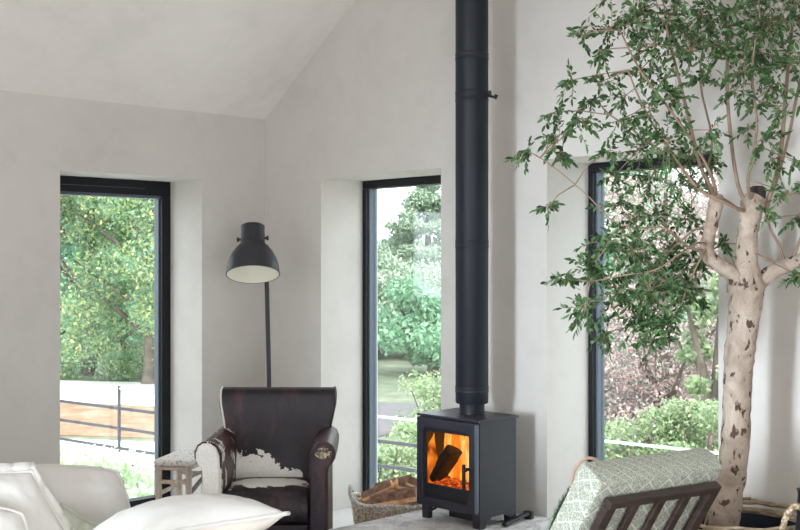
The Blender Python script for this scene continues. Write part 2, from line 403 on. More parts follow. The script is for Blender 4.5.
V, Fc = panel_with_hole(roundrect(-.170, .162, .120, .489, .03), roundrect(-.150, .150, .192, .466, .006), -hy-.012, -hy-.0065)
dp = mesh('glass_surround', V, Fc, M['stove_dark'], door)
B().box(-.150, .150, -hy-.011, -hy-.008, .193, .465).build('door_glass', M['stove_glass'], door)
hd = B().bar((.158, -hy-.06, .198), (.158, -hy-.06, .332), .017, .014).build('handle', M['stove_dark'], door, bev=.004)
B().tube([(.170, -hy-.020, .305), (.158, -hy-.06, .305)], .008).tube([(.170, -hy-.058, .305), (.176, -hy-.072, .305)], .010).build('handle_pivot', M['stove_dark'], hd, smooth=True)
B().box(hx-.012, hx+.001, -hy-.0275, -hy-.006, z0+.01, z1-.012).build('door_edge', M['frame2'], door, bev=.002)
for sx in (-1, 1):
    for sy in (-1, 1):
        x = sx*(hx-.032); yy = sy*(hy-.022)
        poly = [(x-.022, 0), (x+.022, 0), (x+.026, z0), (x-.026, z0)] if sx < 0 else [(x-.02, 0), (x+.022, 0), (x+.022, z0), (x-.03, z0)]
        B().prism(poly, 'y', yy-.018, yy+.018).build('leg', M['stove'], st, bev=.004)
B().prism([(-hy, 0), (-hy+.045, 0), (-hy+.06, .035), (-hy+.10, .052), (hy-.10, .052), (hy-.06, .035), (hy-.045, 0), (hy, 0), (hy, z0), (-hy, z0)], 'x', hx-.006, hx).build('side_skirt', M['stove'], st, bev=.002)
b = B().tube([(-.12, -hy+.03, .060), (-.12, -hy-.02, .050), (-.105, -hy-.03, .046)], .006).build('air_lever', M['stove_dark'], st, smooth=True)
B().box(-.04, .12, -hy+.04, hy-.04, .025, z0).build('ash_pan', M['stove_dark'], st, bev=.004)
# fire
fx, fy, fz = (SX0+SX1)/2, (SY0+SY1)/2, SZ0+.09
def log_between(name, p, q, r, mat, wedge=False, mats=None):
    p, q = Vector(p), Vector(q); d = (q-p).normalized(); u = Vector((0, 0, 1)) if abs(d.z) < .9 else Vector((1, 0, 0))
    x = d.cross(u).normalized(); u = x.cross(d)
    if wedge: sh = [(-1, -.55), (1.05, -.5), (.95, -.05), (.5, .55), (.0, .8), (-.55, .5), (-.95, 0)]
    else: sh = [(math.cos(a), math.sin(a)*.85) for a in [2*PI*k/9 for k in range(9)]]
    V = []; Fc = []; fm = []; K = 7; m = len(sh)
    for i in range(K):
        c = p.lerp(q, i/(K-1)); rr = r*(1+random.uniform(-.07, .07))
        for (a, bb) in sh: V.append(c+x*a*rr*(1+random.uniform(-.05, .05))+u*bb*rr*(1+random.uniform(-.05, .05)))
    for i in range(K-1):
        for j in range(m):
            k = (j+1) % m; Fc.append([i*m+j, i*m+k, (i+1)*m+k, (i+1)*m+j]); fm.append(0 if (wedge and j in (0, 1, 5, 6)) else 1)
    Fc.append(list(range(m))[::-1]); Fc.append([(K-1)*m+j for j in range(m)]); fm += [0, 0]
    bark = mats or [M['logwood'], M['logbark']]
    o = mesh(name, V, Fc, None, mats=bark, fm=fm); bevel(o, r*.10, 2); return o
tag(log_between('burning_log', (fx-.155, fy-.085, fz+.045), (fx-.035, fy-.075, fz+.205), .056, None, True, [M['char'], M['char']]), 'charred split log leaning steeply in the flames inside the stove', 'log')
tag(log_between('burning_log', (fx-.03, fy+.02, fz+.03), (fx+.13, fy-.02, fz+.06), .033, None, True, [M['char'], M['char']]), 'blackened log lying low on the embers at right inside the stove', 'log')
n = N('embers'); n.n.remove(n.b); co = n.coord((1, 1, 1.8)); e = n.add('ShaderNodeEmission'); f = n.noise(48, 4, .7, co)
n.link(n.ramp(f, [(.36, (.02, .004, .001)), (.5, (.55, .05, .008)), (.62, (1, .28, .04)), (.75, (1, .75, .3))]), e.inputs[0]); e.inputs[1].default_value = 1.1; n.link(e.outputs[0], n.out.inputs[0])
V = []; Fc = []
for i in range(16):
    for j in range(9):
        px = -.175+.35*i/15; py = -.115+.2*j/8
        V.append((fx+px, fy+py, fz+.012+.035*(j/8)+random.uniform(0, .022)))
for i in range(15):
    for j in range(8): q = i*9+j; Fc.append([q, q+9, q+10, q+1])
for i in range(16):
    for j in range(9): V.append((fx-.175+.35*i/15, fy-.115+.2*j/8, fz+.001))
for i in range(15): Fc.append([i*9, 144+i*9, 144+(i+1)*9, (i+1)*9])
tag(mesh('ember_bed', V, Fc, n.m, smooth=False), 'glowing red embers under the logs in the stove', 'embers', kind='stuff')
def flame_mat(seed):
    n = N('flame_%d' % seed); n.n.remove(n.b); co = n.coord((1, 1, .38)); c2 = n.add('ShaderNodeMapping'); n.link(co, c2.inputs[0]); c2.inputs[1].default_value = (seed*3.1, seed*1.7, seed)
    f = n.noise(10, 3, .5, c2.outputs[0], 1.2)
    e = n.add('ShaderNodeEmission'); n.link(n.ramp(f, [(.30, (.45, .05, .003)), (.42, (1, .19, .012)), (.53, (1, .40, .045)), (.64, (1, .80, .30))]), e.inputs[0]); e.inputs[1].default_value = 1.5
    tr = n.add('ShaderNodeBsdfTransparent'); ms = n.add('ShaderNodeMixShader')
    lw = n.add('ShaderNodeLayerWeight'); lw.inputs[0].default_value = .5
    n.link(n.math('MULTIPLY', n.ramp(f, [(.36, .12), (.56, .85)]), n.math('SUBTRACT', 1.0, n.math('POWER', lw.outputs['Facing'], 1.6))), ms.inputs[0]); n.link(tr.outputs[0], ms.inputs[1]); n.link(e.outputs[0], ms.inputs[2]); n.link(ms.outputs[0], n.out.inputs[0]); return n.m
FM = [flame_mat(k) for k in range(3)]
V = []; Fc = []; fmi = []
for k in range(34):                                # flame tongues: flattened tapering bodies that lick upwards
    q_ = (k*.382) % 1; bx = -.175+.34*q_; by = (-.105+.08*q_)+(.13-.02*q_)*((k*.618) % 1); H = random.uniform(.26, .34); W = random.uniform(.045, .070); ph = random.uniform(0, 6)
    base = len(V); K = 14; sg = 10
    for i in range(K):
        u = i/(K-1); cx = bx+.022*math.sin(ph+u*5)*u+.01*u; r = W*(math.sin(PI*min(1, (u*.8+.16))**.8)+.02)*(1-u**5)
        for j in range(sg):
            a = 2*PI*j/sg; V.append((fx+max(-.185, min(.185, cx+r*math.cos(a))), fy+min(.115, by+r*.35*math.sin(a)), fz+.02+min(H*u, .335)))
    for i in range(K-1):
        for j in range(sg): j2 = (j+1) % sg; Fc.append([base+i*sg+j, base+i*sg+j2, base+(i+1)*sg+j2, base+(i+1)*sg+j]); fmi.append(k % 3)
tag(mesh('flames', V, Fc, None, smooth=True, mats=FM, fm=fmi), 'orange flames filling the stove behind the glass', 'fire', kind='stuff')
area('fire_light', (fx, fy-.02, fz+.16), (fx, fy-1, fz+.10), .22, .2, .5, (1, .42, .10))

# flue
PX, PY = 2.21, -.33
fl = thing('flue_pipe', 'tall matt black flue pipe rising from the stove to the roof', 'flue', (PX, PY, .824))
B().lathe([(.063, 0), (.066, .0), (.066, .075)], 40).build('lower_collar', M['pipe'], fl); smooth_sharp(fl.children[0])
o = B().lathe([(.070, .055), (.083, .056), (.0865, .064), (.0865, zc(PX)-.824+.1)], 48).build('pipe', M['pipe'], fl); smooth_sharp(o)
for zz, h in ((.948+.004, .028), (1.714, .034), (2.487, .05), (2.696, .032)):
    z = zz-.824
    o = B().lathe([(.0862, z-h/2-.003), (.0885, z-h/2), (.0885, z-h/2+.008), (.0874, z-h/2+.010), (.0874, z+h/2-.010), (.0885, z+h/2-.008), (.0885, z+h/2), (.0862, z+h/2+.003)], 48).build('locking_band', M['pipe'], fl); smooth_sharp(o)
    if h == .05:
        a = Rv*.093-Fv*.02; e = Rv*.118-Fv*.02
        k = B().tube([(a[0]*.8, a[1]*.8, z+.012), (a[0]*1.06, a[1]*1.06, z+.012)], .018).tube([(a[0], a[1], z), (e[0], e[1], z-.004)], .007).tube([(e[0], e[1], z-.013), (e[0]*1.08, e[1]*1.08, z+.008)], .010).build('clamp_bolt', M['stove_dark'], o); smooth_sharp(k)

# fire tool
pA = (2.455, -.36, .285); pB = (2.415, -.10, .305)
ft = thing('fire_tool', 'short black metal fire tool lying on the hearth right of the stove', 'fire tool')
B().bar(pA, pB, .028, .016).build('shaft', M['stove_dark'], ft, bev=.004)
B().bar((2.418, -.13, .292), (2.412, -.10, .292), .05, .040).build('grip_block', M['stove_dark'], ft, bev=.005)

# ---------------------------------------------------------------- floor lamp
LD = 6.95
la = cl(-131/FPX*7.15, 7.15); lz = lambda py, d: 1.604-(py-265)/FPX*d
lm = thing('floor_lamp', 'charcoal floor lamp with a large bell shade, pole behind the cowhide armchair', 'lamp', la, YAW)
o = B().lathe([(.0, 0), (.135, 0), (.14, .006), (.14, .022), (.132, .03), (.02, .034), (0, .034)], 40).build('base', M['lamp'], lm); smooth_sharp(o)
hx_ = -((131/FPX*7.15)-(147/FPX*LD))*-1
sxl = (-147/FPX*LD)+(131/FPX*7.15); syl = LD-7.15          # shade centre in lamp space
B().tube([(0, 0, .02), (0, 0, .9), (-.012, -.005, 1.45), (-.018, -.01, 1.60)], .0145, 14).build('pole', M['lamp'], lm, smooth=True)
tilt = math.radians(20)
mx = Matrix.Translation((sxl, syl, 1.545)) @ Matrix.Rotation(math.radians(-3), 4, 'Y') @ Matrix.Rotation(-tilt, 4, 'X')
prof = [(.162, 0), (.163, .010), (.158, .055), (.145, .100), (.122, .145), (.096, .180), (.080, .195), (.074, .205), (.0725, .29), (.074, .315), (.068, .320), (.0, .321)]
inn = [(.158, .001), (.154, .055), (.141, .098), (.118, .142), (.092, .176), (.07, .19), (0, .192)]
sh = B().lathe(prof[::1], 48, mx=mx).build('lamp_shade', M['lamp'], lm); smooth_sharp(sh)
sh.data.polygons  # outer shell
bm = bmesh.new(); bm.from_mesh(sh.data)
bad = [f for f in bm.faces if len(f.verts) > 4 and f.calc_center_median().z < 1.60]; bmesh.ops.delete(bm, geom=bad, context='FACES'); bm.to_mesh(sh.data); bm.free()
b = B().lathe(inn, 48, mx=mx); k = b.build('shade_lining', M['lamp_in'], sh, smooth=True)
bm = bmesh.new(); bm.from_mesh(k.data); bad = [f for f in bm.faces if len(f.verts) > 4]; bmesh.ops.delete(bm, geom=bad, context='FACES'); bm.to_mesh(k.data); bm.free()
B().lathe([(.158, .0015), (.1625, .0)], 48, mx=mx, close=False).lathe([(.163, .0), (.1655, .003), (.163, .006)], 48, mx=mx).build('shade_rim', M['lamp'], sh, smooth=True)
bm = bmesh.new(); r_ = sh.children[-1]; bm.from_mesh(r_.data); bad = [f for f in bm.faces if len(f.verts) > 4]; bmesh.ops.delete(bm, geom=bad, context='FACES'); bm.to_mesh(r_.data); bm.free()
o = B().lathe([(0, .08), (.022, .085), (.030, .11), (.022, .14), (.018, .19)], 20, mx=mx).build('bulb', M['lamp_in'], lm, smooth=True)
def onm(x, y, z): return mx @ Vector((x, y, z))
for s_ in (-1, 1):
    B().tube([onm(s_*.07, 0, .235), onm(s_*.086, 0, .235)], .008).tube([onm(s_*.086, 0, .235), onm(s_*.097, 0, .235)], .015).build('shade_knob', M['lamp'], sh, smooth=True)
B().tube([onm(.045, .10, .20), onm(.082, .03, .19), onm(.092, .03, .19)], .010).build('tilt_joint', M['lamp'], sh, smooth=True)
B().tube([(-.018, -.01, 1.60), (-.03, -.04, 1.69), onm(0, .065, .235)], .013, 12).build('arm', M['lamp'], lm, smooth=True)

# ---------------------------------------------------------------- cowhide armchair
ac = thing('cowhide_armchair', 'dark brown and white cowhide armchair with rolled arms beside the left window', 'armchair', cl(-.674, 6.05), YAW)
def soft(o, lv=2):
    m = o.modifiers.new('s', 'SUBSURF'); m.levels = lv; m.render_levels = lv; o.data.polygons.foreach_set('use_smooth', [True]*len(o.data.polygons)); return o
def loft(secs, caps=True):                         # secs: list of loops of 3D points
    k = len(secs[0]); V = [p for s_ in secs for p in s_]; Fc = []
    for i in range(len(secs)-1):
        for j in range(k): j2 = (j+1) % k; Fc.append([i*k+j, i*k+j2, (i+1)*k+j2, (i+1)*k+j])
    if caps: Fc.append(list(range(k))[::-1]); Fc.append([(len(secs)-1)*k+j for j in range(k)])
    return V, Fc
armprof = [(0, .06), (0, .30), (0, .58), (.004, .640), (.022, .680), (.055, .702), (.095, .702), (.122, .685), (.136, .652), (.135, .618), (.120, .592), (.104, .580), (.098, .545), (.100, .30), (.100, .06)]
for s_ in (-1, 1):
    secs = []
    ys = [(-.315, .98), (-.31, 1), (-.20, 1), (0, 1), (.2, 1), (.30, .98)]
    for yy, k in ys:
        dz = .012*(1-((yy+.3)/.6)) if yy < .1 else .008
        fl_ = .012*(.3-yy)/.6
        secs.append([(s_*(.213+fl_+.05+(a-.05)*k), yy, z*(1 if z < .5 else 1)+(dz if z > .5 else 0)) for a, z in armprof])
    if s_ > 0: secs = [s[::-1] for s in secs]
    V, Fc = loft(secs)
    V = [(p[0]-(.012 if s_ > 0 else 0), p[1], p[2]) for p in V]
    arm = mesh('arm', V, Fc, M['hide_arm' if s_ < 0 else 'hide_brown'], ac); bevel(arm, .006, 3, 50)
    if s_ < 0: arm['label'] = 'brown arm splashed with white patches'
    # facing on the front of the arm
    pr = [(s_*(.213+.012+.05+(a-.05)*.90), (z if z > .1 else .12)*.995+(.010 if z > .5 else 0)) for a, z in armprof]
    V, Fc = loft([[(p, -.338, q) for p, q in (pr if s_ < 0 else pr[::-1])], [(p, -.3155, q) for p, q in (pr if s_ < 0 else pr[::-1])]])
    V = [(p[0]-(.012 if s_ > 0 else 0), p[1], p[2]) for p in V]
    fc = mesh('arm_facing', V, Fc, M['hide_cream' if s_ < 0 else 'hide_plain'], arm); bevel(fc, .012, 4, 50)
    fc['label'] = 'cream hide arm front' if s_ < 0 else 'dark hide arm front'
    if s_ > 0:
        mx = basis((.213+.077, -.338, .660), (1, 0, 0), (0, 0, 1), (0, -1, 0))
        o = B().lathe([(.040, -.004), (.039, .004), (.026, .008), (0, .009)], 24, mx=mx @ Matrix.Diagonal((1.1, .72, 1, 1))).build('worn_patch', M['worn'], arm, smooth=True); o['label'] = 'worn tan patch on the arm end'
# back: scroll topped, widening upwards
cs = [(-.02, .20), (.0, .44), (.045, .60), (.085, .74), (.10, .83), (.095, .885), (.115, .915), (.16, .925), (.215, .905), (.235, .865), (.225, .82), (.20, .79), (.185, .70), (.16, .5), (.14, .20)]
secs = []
for u in (-1, -.985, -.9, -.5, 0, .5, .9, .985, 1):
    loop = []
    for (yy, z) in cs:
        hw = .275+.045*max(0, min(1, (z-.62)/.22)); k = 1-.04*(abs(u) > .99)
        bulge = -.022*(1-u*u)*math.exp(-((z-.6)/.18)**2) if yy < .11 else 0
        cy = .11
        loop.append((u*hw, (yy-cy)*k+cy+.13+bulge, z-.004*(abs(u) > .99)*(z > .8)))
    secs.append(loop)
V, Fc = loft(secs); bk = mesh('backrest', V, Fc, M['hide_back'], ac); bevel(bk, .018, 4, 55)
for s_ in (-1, 1):
    P = [(s_*(.268+.045*max(0, min(1, (z-.62)/.22))), yy+.13, z) for yy, z in cs[1:14]]
    o = B().tube(P, .006, 6).build('welt', M['hide_plain' if s_ > 0 else 'hide_cream'], bk, smooth=True)
# seat
def rbox(x0, x1, y0, y1, z0, z1, r, name, mat, par, seg=5):
    return B().box(x0, x1, y0, y1, z0, z1).build(name, mat, par, bev=r, seg=seg)
secs = []
for i in range(13):
    x = -.213+.426*i/12; u = 2*i/12-1; cr = .012*(1-u**4)
    secs.append([(x, -.335, .30), (x, -.355, .33), (x, -.362, .38), (x, -.350, .425+cr), (x, -.315, .452+cr), (x, -.22, .462+cr*1.6), (x, -.05, .458+cr*1.6), (x, .12, .446+cr), (x, .20, .44), (x, .20, .30)][::-1])
V, Fc = loft(secs); bevel(mesh('seat_cushion', V, Fc, M['hide_seat'], ac), .006, 2, 60)
rbox(-.213, .213, -.335, .30, .07, .30, .008, 'seat_rail', M['hide_plain'], ac)
for sx in (-1, 1):
    for sy in (-.27, .27): B().lathe([(.018, 0), (.026, .06)], 14, (sx*.25, sy, 0)).build('leg', M['walnut'], ac, smooth=True)

# ---------------------------------------------------------------- stool
A0 = cl(-.0, 0)
fl_c = cl((153-400)/FPX*6.47, 6.47); fr_c = fl_c+Vector(Rv)*.220-Vector(Fv)*.045
ex = (fr_c-fl_c).normalized(); ey = Vector((-ex.y, ex.x, 0)); SW, SD, SH = (fr_c-fl_c).length, .36, .50
cen = fl_c+ex*SW/2+ey*SD/2
so = thing('rustic_stool', 'pale raw timber stool with a woven top between sofa and armchair', 'stool', (cen.x, cen.y, 0), math.atan2(ex.y, ex.x))
w2, d2 = SW/2, SD/2
LG = [(-w2+.022, -d2+.03), (w2-.022, -d2+.03), (w2-.022, d2-.03), (-w2+.022, d2-.03)]
for k, (x, y) in enumerate(LG): B().tube([(x*1.04, y*1.04, 0), (x, y, .22), (x*1.01, y, SH-.03)], [.017, .019, .018], 10).build('leg', M['rawwood'], so, smooth=True)
for a, c, zz in ((0, 1, .37), (0, 1, .20), (1, 2, .30), (2, 3, .37), (2, 3, .20), (3, 0, .30), (0, 1, SH-.05), (1, 2, SH-.05), (2, 3, SH-.05), (3, 0, SH-.05)):
    o = B().tube([(LG[a][0], LG[a][1], zz), (LG[c][0], LG[c][1], zz+(.08 if (a, c) == (1, 2) and zz == .30 else 0))], .0125, 8).build('rung', M['rawdark' if (a, c) == (1, 2) and zz == .30 else 'rawwood'], so, smooth=True)
    if (a, c) == (1, 2) and zz == .30: o['label'] = 'dark slanting side rung'
B().tube([(LG[0][0], LG[0][1]+.02, .30), (LG[2][0], LG[2][1]-.04, .40)], .010, 8).build('brace', M['rawwood'], so, smooth=True)
B().box(-w2, w2, -d2, d2, SH-.035, SH).build('woven_seat', M['weave_white'], so, bev=.014, seg=4)

# ---------------------------------------------------------------- soft furnishing helper
def pillow(name, label, cat, centre, U, V_, W, su, sv, t, mat, flange=0, piping=True, n=28, shear=0, rnd=0, wr=.006, group=None, mat2=None, pinch=.10, puff=.55, seedp=0, pipemat=None):
    U = Vector(U).normalized(); W = Vector(W); W = (W-U*W.dot(U)).normalized(); V_ = W.cross(U)
    root_v = []; Fc = []
    r = random.Random(seedp+3); ph = [r.uniform(0, 6) for _ in range(8)]
    def pt(u, v, s_):
        k = max(0, (1-abs(u)**2.4))*max(0, (1-abs(v)**2.4)); h = t/2*k**puff
        e = 1-pinch*(1-abs(v)**1.5)*abs(u)**3; e2 = 1-pinch*(1-abs(u)**1.5)*abs(v)**3
        x = u*su/2*e; y = v*sv/2*e2; x, y = x*math.sqrt(1-rnd*v*v/2), y*math.sqrt(1-rnd*u*u/2); x -= shear*y
        wv = wr*(math.sin(u*9+ph[0]+v*3)*.5+math.sin(v*11+ph[1]-u*4)*.4+math.sin((u+v)*17+ph[2])*.25)*min(1, k*2)
        ed = .25*wr*math.sin(u*23+ph[3])+.25*wr*math.sin(v*19+ph[4])
        return (x, y, s_*(h+wv*.8*(1 if s_ > 0 else .6))+ed)
    for s_ in (1, -1):
        base = len(root_v)
        for i in range(n+1):
            for j in range(n+1): root_v.append(pt(-1+2*i/n, -1+2*j/n, s_))
        for i in range(n):
            for j in range(n):
                q = base+i*(n+1)+j; f_ = [q, q+n+1, q+n+2, q+1]; Fc.append(f_ if s_ > 0 else f_[::-1])
    me = bpy.data.meshes.new(name); me.from_pydata(root_v, [], Fc)
    bm = bmesh.new(); bm.from_mesh(me); bmesh.ops.remove_doubles(bm, verts=bm.verts, dist=.0004); bm.to_mesh(me); bm.free()
    me.materials.append(mat); me.polygons.foreach_set('use_smooth', [True]*len(me.polygons))
    if mat2: 
        me.materials.append(mat2)
        me.polygons.foreach_set('material_index', [1 if p.normal.z < 0 else 0 for p in me.polygons])
    o = bpy.data.objects.new(name, me); COL.objects.link(o); o.matrix_world = basis(centre, U, V_, W)
    tag(o, label, cat, group)
    edge = []
    for k in range(4*n):
        a, m_ = divmod(k, n); q = -1+2*m_/n
        u, v = ((q, -1), (1, q), (-q, 1), (-1, -q))[a]; edge.append(Vector(pt(u, v, 1)))
    if piping:
        B().tube(edge, .008, 6, closed=True).build('piping', pipemat or mat, o, smooth=True)
    if flange:
        V2 = []; F2 = []
        for k, p in enumerate(edge):
            d = Vector((p.x/su, p.y/sv, 0)); d.normalize(); ruf = .010*math.sin(k*1.15+ph[5])+.006*math.sin(k*2.3)
            # keep corners square
            dd = Vector((math.copysign(1, p.x) if abs(p.x) > su*.46 else 0, math.copysign(1, p.y) if abs(p.y) > sv*.46 else 0, 0))
            if dd.length == 0: dd = Vector((math.copysign(1, p.x), 0, 0)) if abs(p.x)/su > abs(p.y)/sv else Vector((0, math.copysign(1, p.y), 0))
            for off, zz in ((-.006, .003), (flange, ruf+.003), (flange, ruf-.003), (-.006, -.003)): V2.append(p+dd*off+Vector((0, 0, zz)))
        K = len(edge)
        for k in range(K):
            k2 = (k+1) % K
            for j in range(4): j2 = (j+1) % 4; F2.append([k*4+j, k2*4+j, k2*4+j2, k*4+j2])
        mesh('ruffled_edge', V2, F2, mat, o, smooth=True)
    return o

# ---------------------------------------------------------------- sofa and its cushions
R3, F3, Z3 = Vector(Rv), Vector(Fv), Vector((0, 0, 1))
sofa = thing('sofa', 'ivory linen slipcovered sofa at the lower left corner of the photo', 'sofa', cl(-1.78, 4.12), YAW)
# local x = image right, local -y = towards the camera
SL, SB = .98, .50
rbox(-SL, SL, -.46, .42, .10, .40, .03, 'base', M['linen'], sofa)
rbox(-SL, SL, .20, .44, .401, .60, .07, 'backrest', M['linen'], sofa)
for s_ in (-1, 1):
    a, c = sorted((s_*(SL+.002), s_*(SL+.20))); rbox(a, c, -.46, .44, .10, .64, .07, 'arm', M['linen'], sofa)
for s_ in (-1, 1): rbox(-SL+.01 if s_ < 0 else .004, -.004 if s_ < 0 else SL-.01, -.46, .195, .402, .50, .04, 'seat_cushion', M['linen'], sofa)
for sx in (-1, 1):
    for sy in (-.38, .36): B().box(sx*1.05-.03, sx*1.05+.03, sy-.03, sy+.03, 0, .10).build('foot', M['walnut'], sofa)

pillow('scatter_cushion', 'large ivory linen cushion with a ruffled edge at the far left of the sofa', 'cushion', cp(14, 526, 4.12), R3-Z3*.10+F3*.10, Z3, -F3*1.0+R3*.20+Z3*.35, .40, .40, .17, M['linen'], flange=.035, seedp=1, puff=.5, wr=.008, shear=.85)
pillow('scatter_cushion', 'plump plain ivory cushion behind, between ruffled cushion and window', 'cushion', cp(78, 520, 4.42), R3-Z3*.04, Z3, -F3+R3*.15+Z3*.45, .46, .46, .26, M['linen'], seedp=2, puff=.5, shear=.35, rnd=.6)
pillow('scatter_cushion', 'ivory cushion in front, cut by the bottom left corner of the photo', 'cushion', cp(-14, 556, 3.90), R3-Z3*.15, Z3, -F3+R3*.1+Z3*.35, .36, .36, .18, M['linen'], seedp=3, puff=.5, shear=.45, rnd=.5)
pillow('scatter_cushion', 'small sage green cushion tucked behind the reclining pillow', 'cushion', cp(72, 548, 4.16), R3*.8-Z3*.4, Z3, -F3+Z3*.3, .22, .24, .09, M['sage'], seedp=4)
c1 = cp(287, 511, 3.95); e1 = -.80*R3-.60*F3; e2 = -.60*R3+.78*F3-.20*Z3
pillow('long_pillow', 'ivory pillow with piped seam lying flat over the sofa arm, corner pointing at the armchair', 'pillow', c1+e1*.27+e2*.25+Z3*-.01, -e1, Z3, e1.cross(e2)*-1, .56, .50, .21, M['linen'], mat2=M['linen2'], seedp=5, pinch=.10, puff=.55, wr=.003)

# ---------------------------------------------------------------- log basket and its logs
bk_c = cl((396-400)/FPX*6.58, 6.58)
lb = thing('log_basket', 'oval wicker basket of firewood on the floor left of the stove', 'basket', bk_c, YAW)
def oval_shell(name, a, bb, z0_, z1_, flare, th, mat, par, rows=14, seg=72, wv=.004):
    V = []; Fc = []
    for side in (0, 1):
        for i in range(rows+1):
            u = i/rows; k = 1+flare*u
            for j in range(seg):
                ang = 2*PI*j/seg; off = (wv*(1 if (i+j) % 2 else -1)) if side == 0 else -th
                V.append(((a*k+off)*math.copysign(abs(math.cos(ang))**.75, math.cos(ang)), (bb*k+off)*math.copysign(abs(math.sin(ang))**.75, math.sin(ang)), z0_+(z1_-z0_)*u))
    nn = (rows+1)*seg
    for i in range(rows):
        for j in range(seg):
            j2 = (j+1) % seg; Fc.append([i*seg+j, i*seg+j2, (i+1)*seg+j2, (i+1)*seg+j]); Fc.append([nn+i*seg+j, nn+(i+1)*seg+j, nn+(i+1)*seg+j2, nn+i*seg+j2])
    for j in range(seg): j2 = (j+1) % seg; Fc.append([rows*seg+j, rows*seg+j2, nn+rows*seg+j2, nn+rows*seg+j])
    Fc.append(list(range(seg))[::-1]); Fc.append([nn+j for j in range(seg)])
    return mesh(name, V, Fc, mat, par, smooth=True)
oval_shell('body', .225, .15, .0, .24, .14, .014, M['wicker'], lb)
rim = [Vector((.258*math.copysign(abs(math.cos(a))**.75, math.cos(a)), .172*math.copysign(abs(math.sin(a))**.75, math.sin(a)), .243+.028*max(0, abs(math.cos(a))-.7)/.3)) for a in [2*PI*k/64 for k in range(64)]]
B().tube(rim, .014, 8, closed=True).build('rim', M['wicker_white'], lb, smooth=True)
for s_ in (-1, 1):
    B().tube([(s_*.245, -.075, .25), (s_*.262, -.06, .30), (s_*.262, 0, .325), (s_*.262, .06, .30), (s_*.245, .075, .25)], .013, 10).build('handle', M['wicker_white'], lb, smooth=True)
def lp(x, y, z): v = bk_c+R3*x+F3*y; return (v.x, v.y, z)
LOGS = [((-.14, -.09, .255), (.12, -.12, .305), .060, 'split log with a long orange face, lying nearest in the basket'),
        ((-.19, .00, .262), (-.02, -.03, .345), .038, 'thin pale split log at the left end of the firewood'),
        ((-.12, .08, .290), (.10, .09, .345), .052, 'red-brown round log lying at the back of the basket'),
        ((.00, -.02, .345), (.20, .04, .300), .050, 'split log resting aslant across the top of the basket'),
        ((.07, -.05, .370), (.21, -.10, .320), .038, 'short orange log at the right end, beside the stove'),
        ((-.12, .00, .15), (.14, .00, .16), .070, 'log buried under the other firewood in the basket')]
for p, q, r, lab in LOGS: tag(log_between('firewood_log', lp(*p), lp(*q), r, None, True), lab, 'log', 'firewood in the wicker basket')

# ---------------------------------------------------------------- lounge chair
rD, fD = (.839*R3+.544*F3).normalized(), (-.544*R3+.839*F3).normalized()
RL = cp(607, 504, 4.0); LEN = .566
RC = RL+rD*LEN/2; RAILZ = RC.z = RL.z
ryaw = math.atan2(-fD.x, fD.y)
lc = thing('lounge_chair', 'dark wood slat-back lounge chair with sage patterned cushions, seen from behind', 'chair', (RC.x, RC.y, 0), ryaw)
rec = math.radians(33); T = math.tan(rec); bd = Vector((0, -math.sin(rec), math.cos(rec))); nn_ = Vector((0, math.cos(rec), math.sin(rec)))
top = Vector((0, 0, RAILZ)); Hb = .54
h2 = LEN/2
B().bar(top+Vector((-h2, 0, 0)), top+Vector((h2, 0, 0)), .034, .036, nn_).build('top_rail', M['walnut'], lc, bev=.006)
for k in range(5):
    x = -h2+.02+k*(LEN-.04)/4; sd_ = k in (0, 4)
    B().bar(top+Vector((x, 0, 0))-bd*.016, top+Vector((x, 0, 0))-bd*Hb, .046 if sd_ else .036, .030 if sd_ else .016, nn_).build('stile' if sd_ else 'back_slat', M['walnut'], lc, bev=.004)
bot = top-bd*Hb
B().bar(bot+Vector((-h2, 0, 0)), bot+Vector((h2, 0, 0)), .04, .04, nn_).build('lower_rail', M['walnut'], lc, bev=.005)
def flatcushion(name, mx, x0, x1, y0, y1, z0_, z1_, mat, par):
    o = B().box(x0, x1, y0, y1, z0_, z1_).build(name, mat, par)
    bm = bmesh.new(); bm.from_mesh(o.data); bmesh.ops.subdivide_edges(bm, edges=bm.edges, cuts=9, use_grid_fill=True)
    cx, cz, cy = (x0+x1)/2, (z0_+z1_)/2, (y0+y1)/2
    for v in bm.verts:
        u = (v.co.x-cx)/((x1-x0)/2); q = (v.co.z-cz)/((z1_-z0_)/2); p = (v.co.y-cy)/((y1-y0)/2)
        v.co.y += p*.014*(1-u**2)*(1-q**2); v.co.z += q*.012*(1-p**2); v.co.x += u*.010*(1-p**2)
        v.co += Vector((0, random.uniform(-.0015, .0015), random.uniform(-.0015, .0015)))
    bm.to_mesh(o.data); bm.free(); o.matrix_local = mx; bevel(o, .018, 4, 50)
    for yy in (y0, y1):
        P = [Vector((a, yy+(.006 if yy == y0 else -.006), c)) for a, c in roundrect(x0+.003, x1-.003, z0_+.003, z1_-.003, .03)]
        Q = []
        for i in range(len(P)):
            a, c = P[i], P[(i+1) % len(P)]; st_ = 8 if (c-a).length > .1 else 1
            Q += [a.lerp(c, s/st_) for s in range(st_)]
        B().tube(Q, .006, 6, closed=True).build('piping', mat, o, smooth=True)
    return o
mxb = Matrix.Translation(top) @ Matrix.Rotation(rec, 4, 'X')          # local z along the back, y forwards
bc = flatcushion('back_cushion', mxb, -h2-.035, h2+.018, .030, .148, -.47, .066, M['pattern'], lc)
